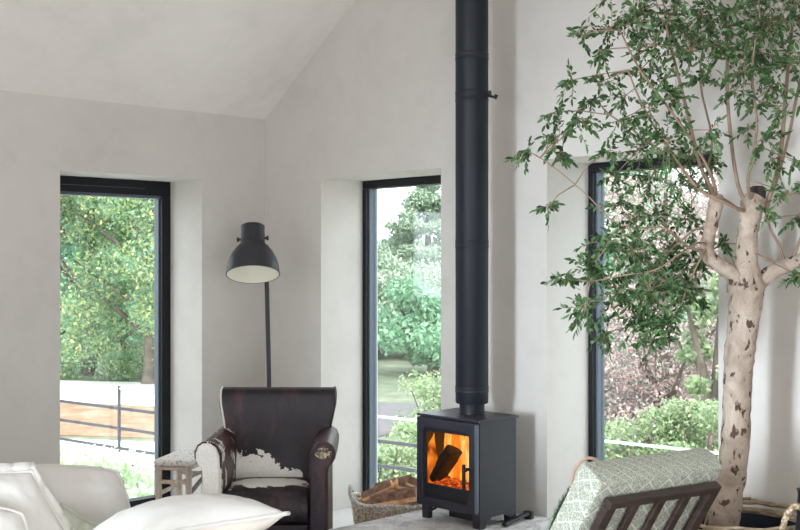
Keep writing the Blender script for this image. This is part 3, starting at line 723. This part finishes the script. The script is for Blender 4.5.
# seat
sy0 = bot.y; sz = .36
B().bar((-h2, bot.y-.02, bot.z), (-h2, sy0+.56, sz), .035, .05).build('seat_side', M['walnut'], lc, bev=.004)
B().bar((h2, bot.y-.02, bot.z), (h2, sy0+.56, sz), .035, .05).build('seat_side', M['walnut'], lc, bev=.004)
B().bar((-h2, sy0+.56, sz), (h2, sy0+.56, sz), .03, .05).build('front_rail', M['walnut'], lc, bev=.004)
sl = math.atan2(sz-bot.z, .56)
mxs = Matrix.Translation((0, sy0, bot.z)) @ Matrix.Rotation(sl, 4, 'X') @ Matrix.Rotation(-PI/2, 4, 'X')
# seat cushion: local z' runs forwards along the seat, y' upwards-negative
mxs = Matrix.Translation((0, sy0, bot.z)) @ Matrix.Rotation(sl-PI/2, 4, 'X')
flatcushion('seat_cushion', mxs, -h2-.0, h2+.0, .03, .15, .17, .60, M['pattern'], lc)
for s_ in (-1, 1):
    x = s_*(h2+.035)
    B().bar((x, sy0+.54, 0), (x, sy0+.46, .453), .036).build('leg', M['walnut'], lc, bev=.006)
    B().bar((x, -.02, 0), (x, sy0-.12, .453), .036).build('leg', M['walnut'], lc, bev=.006)
    B().bar((x, sy0-.22, .465), (x, sy0+.50, .475), .06, .024).build('armrest', M['walnut'], lc, bev=.008)
    B().bar((x*.97, sy0-.1, .25), (x*.97, sy0+.53, .34), .03, .04).build('side_rail', M['walnut'], lc, bev=.004)

# ---------------------------------------------------------------- rattan handled basket and bristly plant behind the lounge chair
hb_c = cl((589-400)/FPX*5.1, 5.1)
hb = thing('hoop_handled_basket', 'slim basket whose pinkish rattan hoop handle rises behind the lounge chair', 'basket', hb_c, YAW+.25)
oval_shell('body', .075, .075, 0, .56, .10, .010, M['wicker'], hb, 26, 48, .003)
B().tube([(.083*math.cos(a), .083*math.sin(a), .56) for a in [2*PI*k/32 for k in range(32)]], .009, 8, closed=True).build('rim', M['wicker'], hb, smooth=True)
pts = [(-.083, 0, .50)]+[(-.083*math.cos(a), 0, .625+.115*math.sin(a)) for a in [PI*k/16 for k in range(17)]]+[(.083, 0, .50)]
B().tube(pts, .0075, 8).build('handle', M['rattan'], hb, smooth=True)
for s_ in (-1, 1): B().tube([(s_*.083, 0, .585), (s_*.083, 0, .612)], .012, 10).build('handle_binding', M['wicker_white'], hb, smooth=True)

bp_c = cl((549-400)/FPX*5.22, 5.22)
bp = thing('bristly_plant', 'bristly dark green plant spike left of the lounge chair cushion', 'plant', bp_c, YAW)
o = B().lathe([(.0, 0), (.07, 0), (.095, .20), (.10, .22), (.09, .22), (.085, .19), (0, .19)], 32).build('pot', M['navy'], bp); smooth_sharp(o)
stem = [Vector((0, 0, .18)), Vector((-.005, 0, .30)), Vector((.020, 0, .42)), Vector((.062, 0, .51)), Vector((.105, 0, .575))]
B().tube(stem, [.012, .012, .011, .009, .005], 8).build('stem', M['lf_needle'], bp, smooth=True)
V = []; Fc = []
for k in range(1500):
    u = random.random()**.9*3.999; i = int(u); p = stem[i].lerp(stem[i+1], u-i); d = (stem[i+1]-stem[i]).normalized()
    a = Vector((random.gauss(0, 1), random.gauss(0, 1), random.gauss(0, 1))); a = (a-d*a.dot(d)).normalized(); q = p+(a*random.uniform(.018, .032)+d*.018); s_ = a.cross(d)*.0018
    b0 = len(V); V += [p+s_, p-s_, q-s_*.4, q+s_*.4]; Fc.append([b0, b0+1, b0+2, b0+3])
nd = mesh('needles', V, Fc, M['lf_needle'], bp)

# ---------------------------------------------------------------- tree in its willow basket
TD = 4.8
tb_c = cl((737-400)/FPX*TD, TD)
wb = thing('willow_basket_planter', 'round willow twig basket with navy lining holding the indoor tree', 'planter', tb_c, YAW)
RR, RH = .30, .535
o = B().lathe([(0, .02), (RR-.05, .02), (RR-.022, RH-.03), (RR-.032, RH-.03), (RR-.06, .03), (0, .03)], 56).build('liner', M['navy'], wb); smooth_sharp(o)
b = B()
for k in range(26):
    z = .015+(RH-.035)*k/25; ph = random.uniform(0, 6)
    b.tube([((RR-.012-.03*(1-k/25)+.006*math.sin(a*14+k*PI))*math.cos(a), (RR-.012-.03*(1-k/25)+.006*math.sin(a*14+k*PI))*math.sin(a), z+.005*math.sin(a*3+ph)) for a in [2*PI*j/56 for j in range(56)]], .011, 6, closed=True)
b.build('woven_side', M['willow'], wb, smooth=True)
b = B()
for k in range(34):                                # loose twig rim
    a0 = random.uniform(0, 2*PI); ln = random.uniform(.7, 1.8); r0 = RR+random.uniform(-.025, .012); zz = RH+random.uniform(-.028, .028); sl_ = random.uniform(-.02, .02)
    b.tube([((r0+.01*math.sin(j))*math.cos(a0+ln*j/9), (r0+.01*math.sin(j))*math.sin(a0+ln*j/9), zz+sl_*(j/9-.5)+.004*math.sin(j*2+k)) for j in range(10)], random.uniform(.004, .008), 6)
b.build('twig_rim', M['willow'], wb, smooth=True)
B().lathe([(0, .0), (RR-.07, 0), (RR-.065, .40), (0, .42)], 40, (0, 0, .031)).build('soil', M['soil'], wb, smooth=True)

tree = thing('indoor_tree', 'tall evergreen indoor tree with pitted pale trunk and small dark leaves', 'tree', (tb_c.x, tb_c.y, .40))
org = Vector((tb_c.x, tb_c.y, .40))
def tp(px, py, d=0.0): return cp(px, py, TD+d)-org
def limb(name, pts, par, mat, seg=16, sub=5, rough=.05, cap=True):
    # pts: (px, py, depth offset, width in px) -> smooth tapered limb
    P = [tp(a, b_, c) for a, b_, c, _ in pts]; Rr = [w_/2/FPX*TD for *_, w_ in pts]
    Q, r = [], []
    for i in range(len(P)-1):
        p0, p1, p2, p3 = P[max(i-1, 0)], P[i], P[i+1], P[min(i+2, len(P)-1)]
        for s in range(sub):
            t_ = s/sub; Q.append(.5*((2*p1)+(-p0+p2)*t_+(2*p0-5*p1+4*p2-p3)*t_*t_+(-p0+3*p1-3*p2+p3)*t_**3)); r.append((Rr[i]*(1-t_)+Rr[i+1]*t_)*(1+random.uniform(-rough, rough)))
    Q.append(P[-1]); r.append(Rr[-1])
    b = B().tube(Q, r, seg, cap)
    if rough > .03:
        b.v = [v+Vector((random.uniform(-1, 1), random.uniform(-1, 1), random.uniform(-1, 1)))*.0022 for v in b.v]
    return b.build(name, mat, par, smooth=True), Q
trunk, TQ = limb('trunk', [(718, 566, 0, 40), (722, 525, 0, 34), (729, 490, 0, 29), (735, 445, 0, 29), (737, 400, 0, 28), (739, 360, 0, 29), (743, 325, 0, 30), (746, 300, 0, 34), (746, 286, 0, 37), (746, 262, 0, 23), (747, 240, 0, 20), (749, 222, 0, 21), (753, 205, 0, 24), (757, 196, 0, 19)], tree, M['bark'], 20, 6, .045)
B().tube([tp(757, 199), tp(758, 188), tp(758, 186)], [.036, .034, .020], 14).build('cut_stump', M['stump'], trunk, smooth=True)
limb('branch', [(744, 290, 0, 20), (733, 275, -.02, 17), (722, 267, -.03, 15), (708, 255, -.04, 14), (708, 240, -.04, 12.5), (712, 222, -.04, 13), (716, 203, -.04, 15), (718, 194, -.04, 10)], tree, M['bark'], 14, 5)
limb('branch', [(748, 292, 0, 22), (762, 280, 0, 17), (776, 270, 0, 15), (788, 265, .0, 14), (806, 257, -.06, 13), (830, 240, -.2, 12), (850, 215, -.28, 10)], tree, M['bark'], 14, 5)
THIN = [[(717, 200, -.04, 6), (700, 165, -.05, 5), (689, 120, -.06, 4.5), (678, 75, -.05, 4), (668, 35, -.05, 3), (664, 5, 0, 2)],
        [(748, 208, 0, 6), (738, 185, 0, 5), (731, 140, .02, 5), (727, 90, .02, 4.5), (727, 50, .03, 4), (722, 5, .03, 3)],
        [(764, 212, 0, 7), (775, 180, 0, 6), (781, 150, .0, 6), (786, 90, .03, 5), (790, 50, -.03, 4), (795, 0, -.08, 3)],
        [(764, 210, 0, 5), (776, 182, .03, 4), (789, 135, .05, 4), (797, 95, -.05, 4), (808, 50, -.1, 3)],
        [(716, 198, -.04, 6), (713, 180, -.1, 4.5), (698, 150, -.15, 3.5), (670, 110, -.2, 3), (640, 70, -.2, 2.5), (620, 30, -.2, 2)],
        [(749, 213, 0, 5), (730, 205, -.1, 4.5), (700, 190, -.12, 4), (675, 158, -.15, 3.5), (655, 128, -.18, 3), (640, 100, -.2, 2.5), (628, 70, -.2, 2)],
        [(749, 218, 0, 5), (725, 200, .05, 4), (690, 185, .1, 3), (660, 150, .12, 2.5), (610, 115, .15, 2)],
        [(708, 250, -.04, 4), (690, 248, -.08, 3), (665, 228, -.1, 2.5), (640, 228, -.12, 2), (613, 221, -.15, 2), (590, 198, -.15, 1.6), (560, 172, -.15, 1.4), (536, 155, -.15, 1.2)],
        [(709, 245, -.04, 4), (697, 243, -.12, 3), (680, 254, -.2, 2.5), (655, 270, -.25, 2.2), (625, 275, -.25, 2), (590, 282, -.25, 1.5)],
        [(710, 230, -.04, 4), (699, 228, .03, 3), (684, 238, .06, 2.7), (664, 258, .1, 2.4), (649, 290, .1, 2.2), (642, 320, .1, 1.8)],
        [(709, 245, -.04, 3.5), (700, 260, -.1, 3), (688, 285, -.12, 2.4), (680, 310, -.12, 2)],
        [(786, 266, 0, 5), (779, 245, 0, 4), (770, 228, .0, 3), (764, 205, 0, 2)],
        [(792, 262, 0, 5), (775, 262, 0, 3.5), (754, 253, -.02, 2.5)],
        [(790, 262, 0, 5), (800, 240, 0, 3.5), (806, 210, 0, 3), (795, 185, 0, 2)],
        [(716, 198, -.04, 5), (706, 180, .1, 4), (712, 140, .15, 3), (700, 80, .2, 3), (706, 30, .2, 2)],
        [(753, 207, 0, 5), (748, 180, -.1, 4), (757, 130, -.15, 3), (752, 70, -.2, 3), (760, 20, -.2, 2)]]
ends = []
for L in THIN:
    o, Q = limb('branch', [(*q[:3], q[3]*.78) for q in L], tree, M['twig'], 7, 4, .02); ends += Q[2:]
# clusters of leaves: (px, py, radius px, twigs)
CL = [(612, 28, 24, 9), (640, 12, 28, 12), (668, 20, 28, 12), (700, 15, 30, 14), (735, 12, 30, 15), (768, 25, 30, 15), (795, 20, 28, 14), (582, 35, 10, 3), (603, 50, 13, 4),
      (655, 45, 24, 9), (690, 50, 26, 10), (725, 48, 26, 10), (760, 52, 26, 11), (790, 62, 22, 9), (640, 70, 18, 6), (600, 82, 16, 4), (626, 95, 18, 5), (572, 80, 12, 3), (660, 85, 18, 6),
      (700, 80, 18, 5), (770, 88, 16, 5), (555, 112, 12, 3), (575, 118, 18, 7), (560, 135, 15, 5), (561, 152, 9, 4), (593, 100, 12, 4), (620, 120, 16, 4), (650, 112, 16, 5), (675, 100, 14, 4), (528, 152, 12, 4), (548, 207, 10, 4),
      (640, 150, 22, 9), (668, 140, 20, 7), (690, 158, 20, 9), (715, 165, 10, 4), (610, 150, 14, 3), (615, 175, 14, 4), (748, 130, 9, 2), (765, 140, 16, 6), (770, 160, 10, 3), (757, 105, 12, 4), (735, 90, 13, 3), (795, 160, 10, 2),
      (650, 178, 20, 7), (680, 185, 22, 7), (620, 205, 20, 7), (655, 215, 24, 10), (690, 218, 18, 6), (605, 240, 20, 9), (632, 250, 26, 15), (665, 255, 26, 14), (694, 262, 16, 7),
      (592, 268, 16, 8), (565, 280, 14, 5), (586, 308, 16, 7), (618, 290, 24, 13), (650, 290, 26, 15), (680, 290, 20, 10), (696, 300, 10, 4), (606, 332, 13, 5), (640, 320, 20, 11), (652, 340, 14, 6), (668, 322, 14, 7),
      (725, 243, 10, 3), (770, 212, 8, 2), (790, 195, 14, 4), (797, 215, 12, 4), (799, 275, 8, 3), (745, 70, 20, 6), (780, 110, 12, 3), (822, 60, 30, 12), (822, 190, 22, 8), (640, -30, 50, 22), (700, -35, 50, 24), (760, -35, 50, 24), (820, -20, 45, 18), (710, 130, 12, 3), (680, 125, 12, 3)]
tw = B(); LV = []; LF = []
lr = random.Random(5)
def leaf(p, d, L, W):
    if (p+org).y > -.07: return                    # nothing grows into the wall
    # pointed oval leaf folded along its midrib, six corners
    d = d.normalized(); s = d.cross(Vector((lr.gauss(0, 1), lr.gauss(0, 1), lr.gauss(0, 1)))).normalized(); nrm = s.cross(d)
    b0 = len(LV); dr = nrm*L*.12
    LV.extend([p, p+d*L*.3+s*W*.45+nrm*W*.12, p+d*L*.68+s*W*.42+nrm*W*.12-dr*.4, p+d*L-dr, p+d*L*.68-s*W*.42+nrm*W*.12-dr*.4, p+d*L*.3-s*W*.45+nrm*W*.12, p+d*L*.5-dr*.2])
    LF.extend([[b0, b0+1, b0+6], [b0+1, b0+2, b0+6], [b0+2, b0+3, b0+6], [b0+3, b0+4, b0+6], [b0+4, b0+5, b0+6], [b0+5, b0, b0+6]])
for (px, py, rad, nt) in CL:
    dd = lr.uniform(-.28, .22)
    if px > 730: dd = lr.uniform(-.32, .08)
    if px > 775: dd = lr.uniform(-.45, -.12)
    c = tp(px, py, dd); rr = rad/FPX*TD
    nb = min(ends, key=lambda e: (e-c).length_squared+lr.uniform(0, .004))
    if (nb-c).length > .03:
        mid = nb.lerp(c, .5)+Vector((lr.uniform(-1, 1), lr.uniform(-1, 1), lr.uniform(-.2, 1)))*.02
        tw.tube([nb, mid, c], [.0030, .0025, .0018], 5)
    for k in range(int(nt*1.9+.5)):
        dr = Vector((lr.gauss(0, 1), lr.gauss(0, 1), lr.gauss(0, .8)-.1)).normalized()
        s = c+dr*rr*lr.uniform(0, .35); e = c+dr*rr*lr.uniform(.8, 1.6)+Vector((0, 0, -.012)); m_ = s.lerp(e, .5)+Vector((lr.uniform(-1, 1), lr.uniform(-1, 1), lr.uniform(0, 1)))*.008
        tw.tube([c, s.lerp(m_, .5), m_, e], [.0016, .0014, .0012, .0008], 4)
        ax = (e-s).normalized(); nl = lr.randint(8, 12)
        for q in range(nl):
            u = (q+.6)/nl; p = s.lerp(m_, u*2) if u < .5 else m_.lerp(e, u*2-1)
            sd2 = Vector((lr.gauss(0, 1), lr.gauss(0, 1), lr.gauss(0, 1))); sd2 = (sd2-ax*sd2.dot(ax)).normalized()
            d = (ax*lr.uniform(.35, 1.0)+sd2*lr.uniform(.5, 1.0)+Vector((0, 0, -.25)))
            L = lr.uniform(.015, .034)*(1.12 if py > 230 else 1); leaf(p, d, L, L*lr.uniform(.42, .60))
        leaf(e, ax+Vector((0, 0, -.15)), lr.uniform(.035, .05), .014)
o = tw.build('twigs', M['twig'], tree, smooth=True); o['kind'] = 'stuff'
o = mesh('leaves', LV, LF, M['leaf'], tree); o['kind'] = 'stuff'

# ---------------------------------------------------------------- rope basket and black post at the right edge
rb_c = cl((818-400)/FPX*4.0, 4.0)
rb = thing('rope_handled_basket', 'seagrass basket with a thick looped rope handle at the bottom right corner', 'basket', rb_c, YAW)
oval_shell('body', .19, .15, 0, .60, .05, .014, M['rope'], rb, 30, 80, .004)
def twisted(pts, r, name, mat, par):
    b = B(); P = [Vector(p) for p in pts]; Q = []
    for i in range(len(P)-1):
        p0, p1, p2, p3 = P[max(i-1, 0)], P[i], P[i+1], P[min(i+2, len(P)-1)]
        for s in range(8):
            t_ = s/8; Q.append(.5*((2*p1)+(-p0+p2)*t_+(2*p0-5*p1+4*p2-p3)*t_*t_+(-p0+3*p1-3*p2+p3)*t_**3))
    for st_ in range(3):
        L = []
        for i, p in enumerate(Q):
            t_ = (Q[min(i+1, len(Q)-1)]-Q[max(i-1, 0)]).normalized(); n1 = t_.cross(Vector((0, 1, .2))).normalized(); n2 = t_.cross(n1); a = i*.75+st_*2*PI/3
            L.append(p+(n1*math.cos(a)+n2*math.sin(a))*r*.55)
        b.tube(L, r*.60, 7)
    return b.build(name, mat, par, smooth=True)
twisted([(-.135, -.03, .56), (-.138, -.03, .66), (-.118, -.03, .735), (-.085, -.03, .765), (-.052, -.03, .735), (-.038, -.03, .66), (-.04, -.03, .56)], .0105, 'handle', M['rope'], rb)
twisted([(.06, .03, .56), (.06, .03, .66), (.08, .03, .72), (.11, .03, .72), (.13, .03, .66), (.135, .03, .56)], .0105, 'handle', M['rope'], rb)
vz = cl((807-400)/FPX*4.42, 4.42)
vs = tag(B().lathe([(0, 0), (.10, 0), (.105, .02), (.085, .3), (.04, .6), (.034, .72), (.040, .735), (.030, .735), (.026, .70), (0, .68)], 40).build('charcoal_floor_vase', M['stove_dark']), 'tall charcoal floor vase just cut by the right edge behind the rope basket', 'vase'); vs.location = vz; smooth_sharp(vs)

# ---------------------------------------------------------------- outside
GZ = -1.0
struct(B().box(-70, 40, .9, 110, GZ-.1, GZ).box(-70, -.9, -60, .9, GZ-.1, GZ).build('ground_lawn', M['lawn']))
def ground_poly(name, pts, mat, z): 
    b = B().prism([(p.x, p.y) for p in pts], 'z', GZ-.05, z); return struct(b.build(name, mat))
def gp(px, py): d = (1.604-GZ)*FPX/(py-265); return cp(px, py, d)
ground_poly('path_leaf_litter', [gp(-60, 432), gp(200, 440), gp(215, 412), gp(-60, 396)], M['litter'], GZ+.012)
ground_poly('path_gravel', [gp(-60, 395), gp(215, 410), gp(230, 385), gp(-60, 378)], M['gravel'], GZ+.014)
ground_poly('path_forecourt', [gp(-60, 600), gp(230, 600), gp(222, 446), gp(-60, 434)], M['gravel'], GZ+.015)
ground_poly('path_drive', [gp(350, 445), gp(425, 425), gp(440, 405), gp(350, 402)], M['drive'], GZ+.013)
# estate fence running straight past all three windows
fence = thing('estate_fence', 'flat rail metal estate fence running past all the windows outside', 'fence', (0, 0, 0))
fa, fb = cp(60, 382, 15.1), cp(716, 453, 9.4); fdir = (fb-fa); fa2 = fa-fdir*.35; fb2 = fb+fdir*.25
for k, dz in enumerate((0, -.25, -.50, -.75)):
    a, c = fa2.copy(), fb2.copy(); a.z += dz; c.z += dz
    B().bar(a, c, .02, .022 if k == 0 else .035).build('rail', M['rail_pale' if k == 0 else 'rail'], fence)
L = (fb2-fa2).length
for k in range(int(L/2.0)+1):
    p = fa2+(fb2-fa2).normalized()*(k*2.0+.44); B().box(p.x-.02, p.x+.02, p.y-.012, p.y+.012, GZ-.1, p.z+.03).build('post', M['rail'], fence)

def foliage(name, centres, n, L, mat, par, seed=0, flat=.0, W=.55):
    """centres: (x, y, z, rx, ry, rz); n leaves spread near the blobs' skins; a mesh of small folded leaves"""
    g = np.random.default_rng(seed); C_ = np.array(centres); vol = (C_[:, 3]*C_[:, 4]*C_[:, 5])**(2/3); idx = g.choice(len(C_), n, p=vol/vol.sum())
    d = g.normal(size=(n, 3)); d /= np.linalg.norm(d, axis=1)[:, None]; r = g.random(n)**.30
    p = C_[idx, :3]+d*r[:, None]*C_[idx, 3:]*(1+.12*g.normal(size=(n, 1)))
    a = g.normal(size=(n, 3)); a[:, 2] -= .3; a /= np.linalg.norm(a, axis=1)[:, None]
    q = g.normal(size=(n, 3)); s = np.cross(a, q); s /= np.linalg.norm(s, axis=1)[:, None]; l = (L*(.6+.8*g.random(n)))[:, None]
    V = np.stack([p-a*l*.5, p+s*l*W*.5, p+a*l*.5, p-s*l*W*.5], 1).reshape(-1, 3)
    me = bpy.data.meshes.new(name); me.vertices.add(4*n); me.vertices.foreach_set('co', V.ravel()); me.loops.add(4*n); me.loops.foreach_set('vertex_index', np.arange(4*n)); me.polygons.add(n)
    me.polygons.foreach_set('loop_start', np.arange(n)*4); me.polygons.foreach_set('loop_total', np.full(n, 4)); me.update(calc_edges=True); me.materials.append(mat)
    return link(bpy.data.objects.new(name, me), par)
def blobs(c, R, H, k, seed, sz=.42):
    g = random.Random(seed); out = []
    for _ in range(k):
        a = g.uniform(0, 2*PI); u = g.random(); rr = R*math.sqrt(g.random())*(1-abs(u-.45)*.9)
        s = R*sz*g.uniform(.6, 1.15); out.append((c[0]+rr*math.cos(a), c[1]+rr*math.sin(a), c[2]+H*u, s, s, s*.75))
    return out
def outdoor_tree(label, px, d, base, H, R, n, L, mat, seed, name='broadleaf_tree', k=26, sz=.42, group='trees beyond the windows'):
    c = cp(px, 265, d); t_ = thing(name, label, 'tree', (c.x, c.y, GZ), 0, group)
    b = B().tube([(0, 0, -.05), (.05, 0, (base-GZ)*.6), (0, .05, base-GZ+H*.3), (.1, 0, base-GZ+H*.8)], [R*.06+.08, R*.05+.06, R*.04+.04, .03], 10)
    g = random.Random(seed)
    for q in range(6):
        a = g.uniform(0, 6.28); z = base-GZ+H*g.uniform(.05, .5); b.tube([(0, 0, z-.3), (R*.35*math.cos(a), R*.35*math.sin(a), z+.3), (R*.7*math.cos(a), R*.7*math.sin(a), z+.9)], [.07, .05, .02], 6)
    b.build('trunk', M['outbark'], t_, smooth=True)
    foliage('crown', blobs((0, 0, base-GZ), R, H, k, seed, sz), n, L, mat, t_, seed)
    return t_
# window 1
outdoor_tree('yellow-green broadleaf tree with trunk showing, left half of the left window', 88, 27, -.9, 8.0, 2.6, 52000, .092, M['lf_yel'], 1, k=44, sz=.34)
outdoor_tree('yellow-green broadleaf tree filling the right half of the left window', 150, 25, -.6, 7.5, 2.3, 48000, .09, M['lf_yel'], 2, k=44, sz=.34)
outdoor_tree('darker green tree standing behind the yellow-green pair', 118, 36, -.8, 10, 4.4, 22000, .2, M['lf_grn'], 3, k=34)
outdoor_tree('green tree standing out past the left edge of the left window', 10, 33, -.8, 9, 3.2, 7000, .30, M['lf_grn'], 4, k=26)
# window 2
def conifer(label, px, d, H, R, n, seed):
    c = cp(px, 265, d); t_ = thing('conifer_tree', label, 'tree', (c.x, c.y, GZ), 0, 'trees beyond the windows')
    B().tube([(0, 0, -.05), (0, 0, H*.95)], [.25, .03], 10).build('trunk', M['outbark'], t_, smooth=True)
    g = random.Random(seed); bl = []
    for k in range(110):
        u = g.random()**.8; z = H*(.06+.93*u); rr = R*(1-u)**.75*g.uniform(.35, 1); a = g.uniform(0, 6.28); s = .30+.42*(1-u)*g.uniform(.6, 1)
        bl.append((rr*math.cos(a), rr*math.sin(a), z-.12*rr, s, s, s*.55))
    foliage('crown', bl, n, .15, M['lf_con'], t_, seed, W=.4)
conifer('tall pointed conifer seen through the middle window', 428, 38, 5.75, 2.9, 42000, 5)
outdoor_tree('soft bluish-green tree at left of the middle window, below the sky', 372, 33, -.7, 2.3, 2.4, 26000, .13, M['lf_con'], 6, k=30)
outdoor_tree('dark green rounded tree low beside the conifer', 432, 27, -.6, 1.6, 1.4, 8000, .14, M['lf_grn'], 7, k=22)
outdoor_tree('pale green tree in the distance between bluish tree and conifer', 398, 48, -.8, 3.2, 2.4, 14000, .22, M['lf_con'], 8, k=26)
# window 3
outdoor_tree('copper-pink leaved tree filling the right-hand window', 660, 17, -1.0, 4.6, 1.45, 32000, .062, M['lf_cop'], 9, 'copper_tree', k=40)
outdoor_tree('second copper-pink tree crowding the left side of the right-hand window', 602, 19, -1.0, 2.2, 1.1, 26000, .068, M['lf_cop'], 10, 'copper_tree', k=34)
outdoor_tree('copper-leaved tree at the right edge of the right-hand window', 730, 19, -1.0, 5, 1.5, 16000, .07, M['lf_cop'], 12, 'copper_tree', k=34)
outdoor_tree('lime green tree at the right edge of the right-hand window', 712, 13.5, -.6, 2.0, .42, 3200, .09, M['lf_lime'], 11, k=16)
outdoor_tree('green tree standing behind the copper trees', 668, 28, -.9, 4.2, 2.2, 10000, .22, M['lf_grn'], 13, k=26)
def bush(name, label, px, d, R, H, n, L, mat, seed, group='shrubs outside'):
    c = cp(px, 265, d); t_ = thing(name, label, 'shrub', (c.x, c.y, GZ), 0, group)
    g = random.Random(seed); b = B()
    for q in range(7): a = g.uniform(0, 6.28); b.tube([(0, 0, -.03), (R*.4*math.cos(a), R*.4*math.sin(a), H*.8)], [.02, .008], 5)
    b.build('stems', M['outbark'], t_)
    foliage('foliage', blobs((0, 0, H*.12), R, H*.8, 18, seed, .38), n, L, mat, t_, seed)
for k, (px, d, R, H, lab) in enumerate(((612, 11.6, .55, .95, 'lime shrub low at the left of the right-hand window'), (655, 11.9, .6, 1.05, 'lime shrub low in the middle of the right-hand window'), (700, 11.6, .6, 1.2, 'tallest lime shrub, at the right of the right-hand window'))):
    bush('lime_shrub', lab, px, d, R, H, 8000, .048, M['lf_lime'], 30+k)
for k, (px, d, R, H, lab) in enumerate(((433, 16.5, .8, 1.0, 'green shrub right behind the stove through the middle window'), (398, 11.0, .6, .42, 'low clump of green growth at the foot of the middle window'), (440, 10.6, .5, .5, 'green clump hidden partly by the stove in the middle window'), (383, 12.8, .55, .62, 'green shrub at the left side of the middle window below the fence rail'), (412, 13.6, .6, .7, 'green shrub in the centre of the middle window behind the fence rails'))):
    bush('green_shrub', lab, px, d, R, H, 3600, .06, M['lf_lime'], 40+k)
for k, (px, d, R, H, lab) in enumerate(((72, 10.6, .55, .86, 'pale ivy-like shrub at the left of the left window'), (112, 10.9, .55, .84, 'pale ivy-like shrub in the middle, under the fence post'), (148, 10.4, .45, .60, 'pale ivy-like shrub beside the stool at the left window'), (88, 9.6, .42, .45, 'low pale shrub just above the plump cushion'), (130, 9.3, .42, .40, 'low pale shrub at the foot of the left window'))):
    bush('pale_shrub', lab, px, d, R, H, 1300, .085, M['lf_pale'], 50+k)
for k, (x, y, H, R, lab) in enumerate(((-30, 2, 9, 4.2, 'large green tree far out on the lawn left of the path'), (-38, 14, 11, 5, 'tall green tree far beyond the leaf-strewn path'), (-24, 34, 9, 4.4, 'green tree far behind the conifer'), (-10, 36, 9, 4.6, 'green tree far out between middle and right windows'), (4, 34, 10, 4.8, 'green tree far beyond the right-hand window'), (17, 30, 9, 4.5, 'green tree far out right of the copper trees'))):
    t_ = thing('broadleaf_tree', lab, 'tree', (x, y, GZ), 0, 'trees beyond the windows')
    B().tube([(0, 0, -.05), (.1, 0, H*.5), (0, .1, H*.85)], [.35, .25, .05], 10).build('trunk', M['outbark'], t_, smooth=True)
    foliage('crown', blobs((0, 0, .6), R, H, 30, 70+k), 12000, .30, M['lf_grn'], t_, 70+k)
struct(B().prism([(-3.4, -6), (-.52, -6), (-.52, .52), (7.6, .52), (7.6, 3.0), (-3.4, 3.0)], 'z', GZ-.2, GZ+.05).build('bounce_terrace', M['gravel']))  # out of view, pale ground added to bounce light into the window soffits
